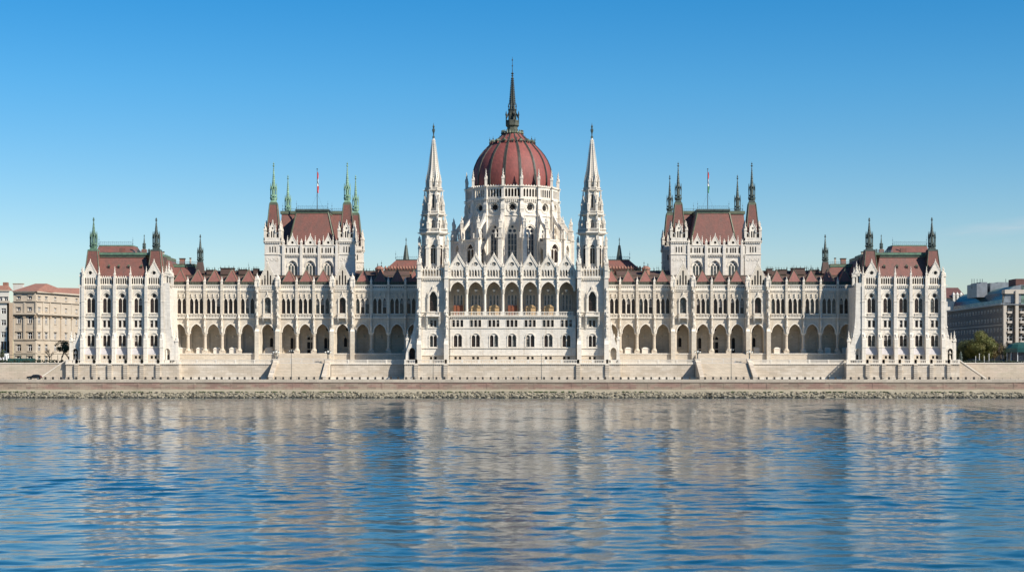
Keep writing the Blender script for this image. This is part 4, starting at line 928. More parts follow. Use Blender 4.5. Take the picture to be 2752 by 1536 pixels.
        w.add([(-hw2, -ap2 + .3, zt + .2), (hw2, -ap2 + .3, zt + .2), (hw, -ap, Zd(646)), (-hw, -ap, Zd(646))], [(0, 1, 2, 3)], 'warmstone')
    w.M = Matrix.Identity(4)
    DR = build(w, 'dome_drum', PAL, 'white sixteen-sided drum below the red dome, with galleries and piers')
    for l_, n_ in ((wis, 'drum_window'), (wjs, 'aisle_window'), (ros, 'rose_window'), (fbs, 'flying_buttress'), (pns, 'pinnacle')):
        for b in l_: build(b, n_, DR)
    # shell
    prof = [(512, 107.5), (495, 108.5), (479, 108.3), (465, 106), (450, 102), (435, 95.8), (420, 87), (408, 77.5), (397, 67), (388, 57.5)]
    prof2 = [(388, 57.5), (380, 47), (372, 36.5), (365, 29.5), (357, 25)]
    d = MB(); seg = 64
    def rev(mb, pr, mat):
        vs = [(cx + q(r) * math.sin(2 * math.pi * i / seg), cy - q(r) * math.cos(2 * math.pi * i / seg), Zd(p)) for p, r in pr for i in range(seg)]
        mb.add(vs, [(j * seg + i, j * seg + (i + 1) % seg, (j + 1) * seg + (i + 1) % seg, (j + 1) * seg + i) for j in range(len(pr) - 1) for i in range(seg)], mat)
    rev(d, prof, 'domered'); rev(d, prof2, 'domered')
    DM = build(d, 'dome', PAL, 'tall pointed red dome with dark ribs', smooth=True)
    for k in range(n):
        rb = MB(); t = 2 * math.pi * (k + .5) / n
        for o, wd, m in ((0, .34, 'spire_dark'), (-.36, .13, 'ribtrim'), (.36, .13, 'ribtrim')):
            for (p0, r0), (p1, r1) in zip(prof + prof2[1:], (prof + prof2[1:])[1:]):
                e = o * min(1, r0 / 60)
                f = lambda r, p, ee: (cx + (q(r) + .08) * math.sin(t) + ee * math.cos(t), cy - (q(r) + .08) * math.cos(t) + ee * math.sin(t), Zd(p))
                rb.bar(f(r0, p0, e), f(r1, p1, o * min(1, r1 / 60)), wd * (.6 + .4 * min(1, r0 / 90)), m)
        build(rb, 'rib', DM)
    dr = MB()
    for k in range(n * 2):
        t = 2 * math.pi * k / n / 2
        dr.M = T0 @ Matrix.Rotation(t, 4, 'Z'); r = q(60)
        if k % 2 == 0:
            z0 = Zd(390)
            dr.box(-.5, .5, -r - .05, -r + 1.2, z0, z0 + .75, 'domered'); dr.add([(-.65, -r - .15, z0 + .7), (.65, -r - .15, z0 + .7), (0, -r - .15, z0 + 1.4), (-.65, -r + 1.8, z0 + .7), (.65, -r + 1.8, z0 + .7), (0, -r + 1.8, z0 + 1.4)], [(0, 1, 2), (0, 2, 5, 3), (1, 4, 5, 2)], 'copper_olive'); dr.box(-.3, .3, -r - .1, -r - .06, z0 + .05, z0 + .7, 'void')
        else:
            dr.frus(0, -r - .1, Zd(392), .3, Zd(388), .38, 5, 'copper_dark'); finial_rod(dr, 0, -r - .2, Zd(389), Zd(370), 'copper_dark', .14)
    for k in range(24):
        t = 2 * math.pi * k / 24; dr.M = T0 @ Matrix.Rotation(t, 4, 'Z'); dr.frus(0, -q(27.5), Zd(360), .5, Zd(353), .18, 5, 'copper_olive'); dr.frus(0, -q(28.5), Zd(353), .3, Zd(351), .1, 5, 'copper_olive')
    dr.M = Matrix.Identity(4); dr.frus(cx, cy, Zd(361), q(27), Zd(356), q(29), 24, 'copper_olive'); build(dr, 'dormer_ring', DM)
    l = MB(); Zl = lambda p: Z(p, cy)
    l.lathe(cx, cy, [(Zl(358), q(19)), (Zl(352), q(15.2)), (Zl(342), q(15)), (Zl(338), q(19.2)), (Zl(330), q(19.2)), (Zl(328), q(17))], 8, 'spire_olive', R(22.5))
    l.frus(cx, cy, Zl(330), q(7), Zl(296), q(5.5), 8, 'spire_dark', R(22.5))
    for k in range(8):
        t = R(22.5 + 45 * k); P_ = lambda r: (cx + q(r) * math.cos(t), cy + q(r) * math.sin(t))
        l.bar((*P_(10), Zl(328)), (*P_(9.5), Zl(296)), .32, 'spire_olive'); l.bar((*P_(18), Zl(332)), (*P_(18), Zl(308)), .3, 'spire_dark'); l.frus(*P_(18), Zl(310), .3, Zl(299), .03, 4, 'spire_dark')
        l.bar((*P_(18), Zl(318)), (*P_(9), Zl(301)), .3, 'spire_dark'); l.bar((*P_(18), Zl(324)), (*P_(10), Zl(324)), .2, 'spire_dark')
        l.bar((*P_(11), Zl(300)), (*P_(11), Zl(286)), .2, 'spire_dark'); l.frus(*P_(11), Zl(288), .22, Zl(278), .03, 4, 'spire_dark')
    l.frus(cx, cy, Zl(328), q(18.6), Zl(324), q(18.6), 8, 'spire_olive', R(22.5)); l.frus(cx, cy, Zl(305), q(10), Zl(296), q(11), 8, 'spire_dark', R(22.5)); l.frus(cx, cy, Zl(296), q(12.5), Zl(294.5), q(12.5), 8, 'spire_dark', R(22.5))
    l.frus(cx, cy, Zl(295), q(9), Zl(282), q(7), 8, 'spire_olive', R(22.5)); l.frus(cx, cy, Zl(282), q(7), Zl(206), q(1.6), 8, 'spire_olive', R(22.5))
    for k in range(8):
        t = R(22.5 + 45 * k)
        for i in range(15):
            f = i / 15; zz = Zl(281 - 73 * f); r = q(7.1 - 5.3 * f); l.frus(cx + (r + .12) * math.cos(t), cy + (r + .12) * math.sin(t), zz, .25 - .1 * f, zz + .45, .05, 4, 'spire_dark')
    l.lathe(cx, cy, [(Zl(207), .15), (Zl(204), .4), (Zl(201), .12), (Zl(198), .5), (Zl(195), .12), (Zl(179), .08), (Zl(178), .28), (Zl(175), .08), (Zl(163.5), .06), (Zl(162), .28), (Zl(159), .06), (Zl(153), .03)], 6, 'spire_dark')
    build(l, 'lantern_spire', DM)

def inner_roofs(mir):
    """hipped roofs between the dome and the chamber towers"""
    y = 16.; r = MB(mir)
    r.sqf(X(1016, y), X(1190, y), y, y + 14, Z(740, y), X(1062, y), X(1190, y), y + 5, y + 9, Z(696, y), 'redtile')
    r.box(X(1061, y), X(1190, y), y + 4.8, y + 9, Z(696, y), Z(694.5, y), 'copper_dark'); crest(r, X(1060, y), X(1190, y), y + 6, Z(694.5, y), 1.0); finial_rod(r, X(1060, y), y + 6, Z(694, y), Z(670, y), 'rail_blue', .1)
    RR = build(r, 'roof', PAL, 'hipped red roof with iron cresting just %s of the slender tower' % ('right' if mir else 'left'))
    for i in range(12):
        t = MB(mir)
        px = 1036 + i * 8; z0 = Z(731, y); c = X(px, y); t.box(c - .32, c + .32, y - .3, y + 2, z0, z0 + 1.3, 'orangetile'); t.box(c - .2, c + .2, y - .33, y - .29, z0 + .1, z0 + 1.1, 'void'); t.frus(c, y, z0 + 1.3, .5, z0 + 2.0, .06, 4, 'orangetile'); build(t, 'dormer', RR)
    t = MB(mir); t.box(X(1030, y), X(1130, y), y - .5, y, Z(736, y), Z(731, y), 'orangetile'); build(t, 'cornice', RR)
    t = MB(mir); c = X(1091.6, y + 7); lantern(t, c, y + 6.5, Z(694, y), Z(690, y), Z(684, y), Z(633, y), .62, 'copper_dark'); t.frus(c, y + 6.5, Z(694, y), 1.0, Z(655, y), .35, 8, 'copper_dark'); build(t, 'spire', RR)
    t = MB(mir); c = X(1020, 10); t.lathe(c, 10, [(Z(745, 10), 1.2), (Z(725, 10), 1.2), (Z(723, 10), 1.5), (Z(718, 10), 1.2), (Z(715, 10), .5), (Z(714, 10), .1)], 10, 'orangetile'); finial_rod(t, c - .6, 10, Z(718, 10), Z(706, 10), 'iron', .12); finial_rod(t, c + .6, 10, Z(718, 10), Z(700, 10), 'iron', .12); build(t, 'roof_turret', RR)

for m_ in (False, True):
    wing(m_); pavilion(m_); river_tower(m_); inner_roofs(m_)
    fl, fc, fy = chamber(m_)
    fx = 2 * AX - fc if m_ else fc
    FP = empty('flagpole', (fx, fy, Z(562, fy)), ('green-bottomed flag on the tall pole of the right-hand square tower' if m_ else 'red and white flag on the tall pole of the left-hand square tower'), 'flagpole', 'flagpoles on the chamber towers')
    build(fl, 'pole', FP)
    fg = MB(); z0 = Z(462, fy); zz = [z0 - i * .74 for i in range(10)]
    for i in range(9):
        m = 'flagred' if i < 3 else ('white' if i < 6 else ('flaggreen' if m_ else 'flagred'))
        a_, b_ = [(.08, .35 + .45 * math.sin(j * .5) ** 2 + .25 * (j / 9)) for j in (i, i + 1)]
        def row(j): wv = .30 + .25 * j / 9 + .12 * math.sin(j * 1.3); return [(fx + .06, fy, zz[j]), (fx + wv * .35, fy - .16 * math.sin(j), zz[j]), (fx + wv * .7, fy + .18 * math.cos(j), zz[j]), (fx + wv, fy, zz[j] - .05)]
        fg.add(row(i) + row(i + 1), [(k, k + 1, k + 5, k + 4) for k in range(3)], m)
    build(fg, 'flag', FP)
centre_block(); dome()
# ================================================================ terrace, quay, river
ZT, ZR = 9.9, 5.2
def single(mb, name, label, cat, group=None, smooth=False): return build(mb, name, None, label, smooth, None, cat, group)
def groove_pier(mb, c, hw, y, z0, z1, d=.55, mat='bastion'):
    z = z0
    while z < z1 - .1:
        t = min(z1, z + .52); mb.box(c - hw, c + hw, y - d, y, z + .06, t, mat); mb.box(c - hw + .08, c + hw - .08, y - d + .08, y, z - .02, z + .08, mat); z += .6
def bastion(mir, x0, x1, y, piers, label, side_back):
    r = empty('bastion_wall', (AX * 2 - (x0 + x1) / 2 if mir else (x0 + x1) / 2, y, ZR), label, 'retaining wall')
    b = MB(mir); b.box(x0, x1, y, side_back, ZR - .5, ZT - .25, 'bastion'); b.box(x0 - .15, x1 + .15, y - .3, side_back, ZT - .25, ZT, 'cleanstone'); corbels(b, x0, x1, y, ZT - .25, .6, .2, .22, 'bastion')
    b.box(x0 - .1, x1 + .1, y - .15, y, ZR - .5, ZR + .6, 'bastion')
    for c in piers: groove_pier(b, c, .62, y, ZR - .3, ZT - .3)
    build(b, 'wall', r); bl = MB(mir); e = sorted([x0 + .3] + piers + [x1 - .3])
    for a_, c_ in zip(e, e[1:]):
        if c_ - a_ < 1: continue
        L = c_ - a_; n = max(1, round(L / 4.6))
        for i in range(n): balus(bl, a_ + L * i / n + .3, a_ + L * (i + 1) / n - .3, y, ZT, ZT + 1.1, step=.46); 
        for i in range(n + 1): q = a_ + L * i / n; bl.box(q - .32, q + .32, y - .2, y + .2, ZT, ZT + 1.15, 'cleanstone')
    for xx in (x0 + .1, x1 - .1): balus(bl, y + .3, min(side_back, y + 9) - .2, xx, ZT, ZT + 1.1, step=.46, axis='y')
    build(bl, 'balustrade', r)
yb = -15.
for m_ in (False, True):
    sd = 'right' if m_ else 'left'
    bt = [X(p, yb) for p in (206, 253, 295.5, 338, 381.5, 425)]
    bastion(m_, X(177, yb), X(481, yb), yb, bt, 'stone bastion wall with piers under the %s end pavilion' % sd, -9)
    # terrace wall of the wing, interrupted by the stair
    y = -11.; xs0, xs1 = X(741, y), X(881, y)
    for (a_, b_, lb) in ((X(481, y) - .3, xs0 - .6, 'between the %s end pavilion and the staircase'), (xs1 + .6, X(1089, y), 'between the %s staircase and the central bastion')):
        r = empty('terrace_wall', (AX * 2 - (a_ + b_) / 2 if m_ else (a_ + b_) / 2, y, ZR), 'pale stone terrace wall ' + lb % sd, 'retaining wall')
        w = MB(m_); w.box(a_, b_, y, -2, ZR - .5, ZT - .25, 'bastion'); w.box(a_, b_, y - .22, -2, ZT - .25, ZT, 'cleanstone'); corbels(w, a_, b_, y, ZT - .25, .6, .16, .2, 'bastion'); w.box(a_, b_, y - .12, y, ZR - .5, ZR + .6, 'cleanstone'); build(w, 'wall', r)
        bl = MB(m_); L = b_ - a_; n = round(L / 5.8)
        for i in range(n):
            p, q = a_ + L * i / n + .25, a_ + L * (i + 1) / n - .25
            bl.box(p, q, y - .05, y + .2, ZT, ZT + .14, 'cleanstone'); bl.box(p, q, y - .1, y + .25, ZT + .95, ZT + 1.12, 'cleanstone')
            k = int((q - p) / .3)
            for j in range(k): xx = p + (q - p) * (j + .5) / k; bl.box(xx - .085, xx + .085, y, y + .15, ZT + .14, ZT + .95, 'cleanstone')
        for i in range(n + 1): q = a_ + L * i / n; bl.box(q - .25, q + .25, y - .12, y + .27, ZT, ZT + 1.16, 'cleanstone')
        build(bl, 'balustrade', r)
    # staircase
    r = empty('staircase', (AX * 2 - (xs0 + xs1) / 2 if m_ else (xs0 + xs1) / 2, -16, ZR), 'wide stone staircase from the quay up to the %s wing' % sd, 'staircase')
    st = MB(m_); n = 28; yf = -22.
    for i in range(n):
        z1 = ZR + (ZT - ZR) * (i + 1) / n; y0 = yf + (y - yf) * i / n; st.box(xs0, xs1, y0, y + .5, z1 - (ZT - ZR) / n - .02 if i else ZR - .5, z1, 'warmstone')
    st.box(xs0 - 1, xs1 + 1, y, -1.7, ZR, ZT - .01, 'warmstone'); n = 18
    u0, u1 = X(750, -2), X(888, -2)
    for i in range(n):
        z0 = ZT + 3.0 * i / n; y0 = -7.2 + 5.3 * i / n; st.box(u0, u1, y0, -1.9, z0, z0 + 3.0 / n, 'warmstone')
    build(st, 'steps', r)
    for c in (xs0, xs1):
        p = MB(m_); z0 = ZR + .9; p.add([(c - .65, yf - .6, ZR - .3), (c + .65, yf - .6, ZR - .3), (c + .65, y + .2, ZR - .3), (c - .65, y + .2, ZR - .3), (c - .65, yf - .6, z0), (c + .65, yf - .6, z0), (c + .65, y, ZT + 1.0), (c - .65, y, ZT + 1.0), (c + .65, y + .2, ZT + 1.0), (c - .65, y + .2, ZT + 1.0)],
            [(0, 1, 5, 4), (4, 5, 6, 7), (7, 6, 8, 9), (1, 2, 8, 6, 5), (0, 4, 7, 9, 3), (3, 9, 8, 2)], 'bastion')
        p.box(c - .8, c + .8, y - .5, y + .6, ZR, ZT + 1.25, 'cleanstone'); p.box(c - .95, c + .95, y - .65, y + .75, ZT + 1.25, ZT + 1.4, 'cleanstone'); build(p, 'parapet', r)
    rl = MB(m_); k = 40
    for i in range(k + 1): xx = xs0 + 1 + (xs1 - xs0 - 2) * i / k; rl.bar((xx, y + .3, ZT), (xx, y + .3, ZT + 1.5), .045 if i % 10 else .12, 'paleframe')
    for zz in (.1, 1.45): rl.bar((xs0 + 1, y + .3, ZT + zz), (xs1 - 1, y + .3, ZT + zz), .08, 'paleframe')
    build(rl, 'iron_gate', r)
    for c, w_ in ((xs0, 'left'), (xs1, 'right')):
        lp = MB(m_); zz = ZT + 1.4
        yy = y + 2.2; base = ZT
        cxx = c - .2
        lp.lathe(cxx, yy, [(base, .45), (base + .5, .4), (base + .6, .2), (base + 2.6, .14), (base + 2.75, .3), (base + 2.9, .12), (base + 3.3, .1)], 8, 'iron')
        for o in (-.75, .75): lp.bar((cxx, yy, base + 2.8), (cxx + o, yy, base + 3.2), .1, 'iron'); lp.frus(cxx + o, yy, base + 3.15, .16, base + 3.6, .3, 6, 'lamp_glass'); lp.frus(cxx + o, yy, base + 3.6, .34, base + 3.8, .05, 6, 'iron')
        lp.frus(cxx, yy, base + 3.3, .2, base + 3.85, .34, 6, 'lamp_glass'); lp.frus(cxx, yy, base + 3.85, .4, base + 4.1, .05, 6, 'iron')
        real = w_ if not m_ else ('right' if w_ == 'left' else 'left')
        single(lp, 'candelabra_lamp', 'short black candelabra lamp at the top %s side of the %s staircase' % (real, sd), 'street lamp', 'candelabra lamps on the stairs')
ybc = -19.
bastion(False, X(1087, ybc), X(1667, ybc), ybc, [X(p, ybc) for p in (1119, 1198, 1554, 1632)], 'broad stone bastion wall with balustrade under the domed centre', -9)

# embankment walls either side, with slanting ramps
for m_ in (False, True):
    y = -9.; e = MB(m_); xa, xb = -330., X(177, y) + 1.5
    e.box(xa, xb, y, y + 1, ZR - .5, ZT - .05, 'embank'); e.box(xa, xb, y - .15, y + 1.1, ZT - .05, ZT + .2, 'cleanstone')
    e.add([(X(108, -14), -14, ZR), (X(178, -14), -14, ZR), (X(178, -14), -14, ZT + .8), (X(108, -14), y, ZR), (X(178, -14), y, ZR), (X(178, -14), y, ZT + .8)], [(0, 1, 2), (0, 2, 5, 3)], 'embank')
    e.bar((X(106, -14), -14.05, ZR + .25), (X(178, -14), -14.05, ZT + 1.0), .28, 'cleanstone'); 
    single(e, 'embankment_wall', 'tan stone embankment wall with a slanting ramp beyond the %s end of the palace' % ('right' if m_ else 'left'), 'retaining wall')
def struct(mb, name, kind='structure', **k): return build(mb, name, kind=kind, **k)
g = MB(); g.box(-340, 340, -8.2, 130, ZT - 2, ZT - .03, 'earth'); g.add([(-4000, 130, ZT - .05), (4000, 130, ZT - .05), (4000, 6000, ZT - .05), (-4000, 6000, ZT - .05)], [(0, 1, 2, 3)], 'earth'); struct(g, 'ground')
g = MB(); g.box(-340, 340, -26.4, -8.5, ZR - 3, ZR, 'asphalt'); struct(g, 'road')
q = MB(); yq = -27.
q.box(-340, 340, yq, yq + 1.0, ZR - .75, ZR + .08, 'quaycap'); q.box(-340, 340, yq + .15, yq + 1, 2.4, ZR - .75, 'quaybrick'); q.box(-340, 340, yq + .02, yq + .2, ZR - .95, ZR - .78, 'quaybrick')
random.seed(11); xx = -170.
while xx < 170: q.box(xx, xx + .5, yq + .08, yq + .2, 2.4, ZR - .8, 'quaybrick'); xx += random.uniform(5, 14)
single(q, 'quay_wall', 'low reddish stone quay wall with pale coping along the water', 'quay wall')
q = MB(); q.add([(-340, yq + .2, 2.45), (340, yq + .2, 2.45), (340, yq - 2, 1.5), (-340, yq - 2, 1.5), (340, yq - 5.5, -.9), (-340, yq - 5.5, -.9)], [(0, 1, 2, 3), (3, 2, 4, 5)], 'slope'); struct(q, 'river_bank')
# riprap and weeds
random.seed(5); rk = MB(); wd = MB()
ico = [(0, 0, 1), (.89, 0, .45), (.28, .85, .45), (-.72, .53, .45), (-.72, -.53, .45), (.28, -.85, .45), (.72, .53, -.45), (-.28, .85, -.45), (-.89, 0, -.45), (-.28, -.85, -.45), (.72, -.53, -.45), (0, 0, -1)]
icf = [(0, 1, 2), (0, 2, 3), (0, 3, 4), (0, 4, 5), (0, 5, 1), (1, 6, 2), (2, 7, 3), (3, 8, 4), (4, 9, 5), (5, 10, 1), (6, 7, 2), (7, 8, 3), (8, 9, 4), (9, 10, 5), (10, 6, 1), (11, 7, 6), (11, 8, 7), (11, 9, 8), (11, 10, 9), (11, 6, 10)]
def lump(mb, x, y, z, r, mat, sq=.75, sx=1.2):
    t = random.uniform(0, 6.3); ct, st_ = math.cos(t), math.sin(t); vs = []
    for a_, b_, c_ in ico:
        k = r * random.uniform(.7, 1.2); vs.append((x + (a_ * ct - b_ * st_) * k * sx, y + (a_ * st_ + b_ * ct) * k, z + c_ * k * sq))
    mb.add(vs, icf, mat)
for i in range(5200):
    t = random.random(); x = random.uniform(-168, 168); r = random.uniform(.14, .3) if i % 4 else random.uniform(.3, .6)
    t = t ** .9; y = yq - 2.0 - 2.4 * t; z = 1.5 - 1.6 * t + .1
    lump(rk, x, y, z, r, 'wetrock' if z < .3 or random.random() < .08 else ('rock'))
for i in range(700):
    cl = math.sin(i * 12.9) * 43758; x = random.uniform(-168, 168)
    if noise_ := (math.sin(x * .21) + math.sin(x * .073 + 1) + random.uniform(-1, 1)) < .2: continue
    for k in range(3): lump(wd, x + random.uniform(-.5, .5), yq - 1.9 + random.uniform(-.3, .1), 1.62 + random.uniform(0, .12), random.uniform(.12, .3), 'weed', .8)
struct(rk, 'riprap_rocks', 'stuff', label='pale boulders lying along the waterline', cat='rocks'); struct(wd, 'weeds', 'stuff', label='low dark weeds growing on top of the bank', cat='weeds')

# water
def water():
    m, nt, b = nmat('water')
    b.inputs['Base Color'].default_value = (.006, .04, .062, 1); b.inputs['Roughness'].default_value = .03; b.inputs['IOR'].default_value = 1.33
    n1 = noise(nt, pos(nt, 1.8, 3.4, 1), 1.0, 3, .6); n3 = noise(nt, pos(nt, .02, .05, 1), 1.0, 2, .5)
    bump(nt, b, mathn(nt, 'MULTIPLY', n1, mapr(nt, n3, .35, .65, .6, 1.2)), 1.0, WB)
WA, WB = .056, .014
water()
import numpy as np
rng = np.random.default_rng(4)
def wave_field(x, y, lmin):
    h = np.zeros_like(x); gust = .85 + .25 * np.sin(x * .021 + 1.3 * np.sin(y * .017)) * np.sin(y * .043 + x * .006 + 2) + .2 * np.sin(y * .11 + x * .013)
    r = np.random.default_rng(4); lam = np.exp(r.uniform(math.log(1.1), math.log(6.5), 90)); th = r.normal(0, .95, 90) + math.pi / 2; ph = r.uniform(0, 6.283, 90)
    w = (lam / 2.) ** -.05; w /= math.sqrt((w ** 2).sum())
    for L_, t, p, k in zip(lam, th, ph, w):
        if L_ < lmin: continue
        kk = 2 * math.pi / L_; a = WA * 1.414 * k / kk
        h += a * np.sin(kk * (x * math.cos(t) + y * math.sin(t)) + p + .8 * math.sin(p * 7) * np.sin(x * .11 + p) * np.sin(y * .09 + p * 2))
    return h * gust
V, FQ, base = [], [], 0
def patch(x0, x1, dx, ys, lmin):
    global base
    xs = np.arange(x0, x1 + dx * .5, dx); gx, gy = np.meshgrid(xs, ys); h = wave_field(gx, gy, lmin); n_, m_ = gx.shape
    V.append(np.stack([gx, gy, h], -1).reshape(-1, 3)); i = np.arange((n_ - 1) * (m_ - 1)); r_ = i // (m_ - 1); c_ = i % (m_ - 1); a = r_ * m_ + c_ + base
    FQ.append(np.stack([a, a + 1, a + m_ + 1, a + m_], -1)); base += n_ * m_
patch(-64, 64, .2, np.arange(-452, -349.9, .18), 0)
patch(-120, 120, .34, np.arange(-350, -229.9, .3), .9)
patch(-190, 190, .6, np.arange(-230, -28.5, .5), 1.5)
V = np.concatenate(V).astype(np.float32); FQ = np.concatenate(FQ).astype(np.int32)
me = bpy.data.meshes.new('water'); me.vertices.add(len(V)); me.vertices.foreach_set('co', V.ravel()); me.loops.add(FQ.size); me.loops.foreach_set('vertex_index', FQ.ravel())
me.polygons.add(len(FQ)); me.polygons.foreach_set('loop_start', np.arange(0, FQ.size, 4, dtype=np.int32)); me.polygons.foreach_set('use_smooth', np.ones(len(FQ), bool)); me.materials.append(MATS['water']); me.update(calc_edges=True)
wo = bpy.data.objects.new('water', me); C.objects.link(wo); wo['kind'] = 'structure'
wt = MB(); wt.add([(-2500, -2500, -.2), (2500, -2500, -.2), (2500, -27.2, -.2), (-2500, -27.2, -.2)], [(0, 1, 2, 3)], 'water'); struct(wt, 'open_water')

# guard stones on the quay edge, with their rail
b0 = MB(); b0.box(-.27, .27, -.2, .2, 0, .62, 'bollard'); b0.sqf(-.27, .27, -.2, .2, .62, -.2, .2, -.14, .14, .72, 'bollard'); b0.box(-.3, .3, -.23, .23, 0, .1, 'bollard')
first = None
for i in range(124):
    px = 122 + i * 20.62
    if px > 2700: break
    x = X(px, yq + .5)
    if first is None:
        first = single(b0, 'bollard', 'squat dark block bollard in the row on the quay edge', 'bollard', 'dark bollards along the quay edge'); o = first
    else: o = first.copy(); C.objects.link(o)
    o.location = (x + random.uniform(-.1, .1), yq + .5, ZR + .08)
r = MB(); xx = -166.
while xx < 166: r.bar((xx, yq + .45, ZR), (xx, yq + .45, ZR + .62), .06, 'iron'); xx += 2.3
r.bar((-170, yq + .45, ZR + .6), (170, yq + .45, ZR + .6), .045, 'iron'); single(r, 'quay_railing', 'thin iron rail running between the quay bollards', 'railing')
for px, h, y, lb in ((783, 8.3, -24., 'tall thin lamp post in front of the left staircase'), (1164, 6.8, -24., 'thin lamp post in front of the left slender tower'), (1455, 7.0, -24., 'thin lamp post in front of the right part of the loggia block'), (1965, 8.6, -24., 'tall thin lamp post in front of the right staircase')):
    x = X(px, y); rt = empty('lamp_post', (x, y, ZR), lb, 'lamp post', 'thin lamp posts on the quay road')
    p = MB(); p.lathe(x, y, [(ZR, .16), (ZR + .9, .14), (ZR + 1, .085), (ZR + h, .055)], 8, 'iron'); build(p, 'pole', rt)
    p = MB(); 
    for o in ((-1, 1) if h > 8 else ()):
        p.bar((x, y, ZR + h - .4), (x + o * .55, y, ZR + h), .05, 'iron'); p.frus(x + o * .55, y, ZR + h - .1, .1, ZR + h + .15, .2, 7, 'lamp_glass'); p.frus(x + o * .55, y, ZR + h + .15, .22, ZR + h + .3, .04, 7, 'iron')
    p.frus(x, y, ZR + h, .08, ZR + h + .3, .2, 7, 'lamp_glass'); p.frus(x, y, ZR + h + .3, .22, ZR + h + .45, .04, 7, 'iron'); build(p, 'lamp_head', rt)

# parked car on the quay road
simple('carpaint', (.012, .013, .016), .25, .3); simple('tyre', (.012, .012, .012), .8); simple('rim', (.35, .35, .36), .3, .8); simple('carglass', (.02, .025, .03), .08); simple('taillight', (.4, .02, .02), .3)
cx, cyy = X(92.5, -21), -21.; CR = empty('parked_car', (cx, cyy, ZR), 'black hatchback parked on the quay road near the left slanting ramp', 'car')
b = MB(); Mc = Matrix.Translation((cx, cyy, ZR)); b.M = Mc
pr = [(-2.05, .35), (-2.1, .62), (-2.0, .85), (-1.3, 1.0), (-.75, 1.05), (.1, 1.08), (1.4, 1.1), (1.95, 1.02), (2.05, .7), (2.02, .35)]
b.slab(pr + [], [], -.86, .86, 'carpaint'); 
lo = [(-.78, 1.04), (-.15, 1.45), (.9, 1.5), (1.5, 1.32), (1.9, 1.04)]
b.add([(x, -.8, z) if z < 1.1 else (x, -.62, z) for x, z in lo] + [(x, .8, z) if z < 1.1 else (x, .62, z) for x, z in lo], [(0, 1, 2, 3, 4), (5, 9, 8, 7, 6), (0, 5, 6, 1), (1, 6, 7, 2), (2, 7, 8, 3), (3, 8, 9, 4)], 'carpaint')
b.box(-2.14, -1.98, -.7, .7, .36, .55, 'carpaint'); b.box(1.98, 2.1, -.7, .7, .36, .58, 'carpaint'); b.box(-1.3, -.72, -.885, -.84, .3, .5, 'tyre')
build(b, 'body', CR)
for q_ in ([(-.6, 1.1), (-.1, 1.4), (.42, 1.43), (.42, 1.1)], [(.5, 1.1), (.5, 1.43), (.95, 1.43), (1.35, 1.3), (1.6, 1.1)]):
    b = MB(); b.M = Mc; f = lambda z, s_: s_ * (.8 - .18 * (z - 1.04) / .44 + .012)
    for s_ in (-1, 1): b.add([(x, f(z, s_), z) for x, z in q_], [tuple(range(len(q_)))], 'carglass')
    build(b, 'window', CR)
for x in (-1.28, 1.3):
    for s_ in (-1, 1):
        b = MB(); b.M = Mc @ Matrix.Translation((x, s_ * .78, .33)) @ Matrix.Rotation(R(90), 4, 'X'); b.lathe(0, 0, [(-.1, .3), (-.08, .33), (.08, .33), (.1, .3)], 16, 'tyre'); Wb = build(b, 'wheel', CR)
        b = MB(); b.M = Mc @ Matrix.Translation((x, s_ * .89, .33)) @ Matrix.Rotation(R(90), 4, 'X'); b.frus(0, 0, -.01, .2, .01, .2, 12, 'rim'); build(b, 'rim', Wb)
for s_ in (-1, 1):
    b = MB(); b.M = Mc; b.box(-2.1, -1.95, s_ * .6 - .16, s_ * .6 + .16, .66, .8, 'lamp_glass'); build(b, 'headlight', CR)
    b = MB(); b.M = Mc; b.box(1.98, 2.07, s_ * .66 - .12, s_ * .66 + .12, .72, .95, 'taillight'); build(b, 'taillight', CR)

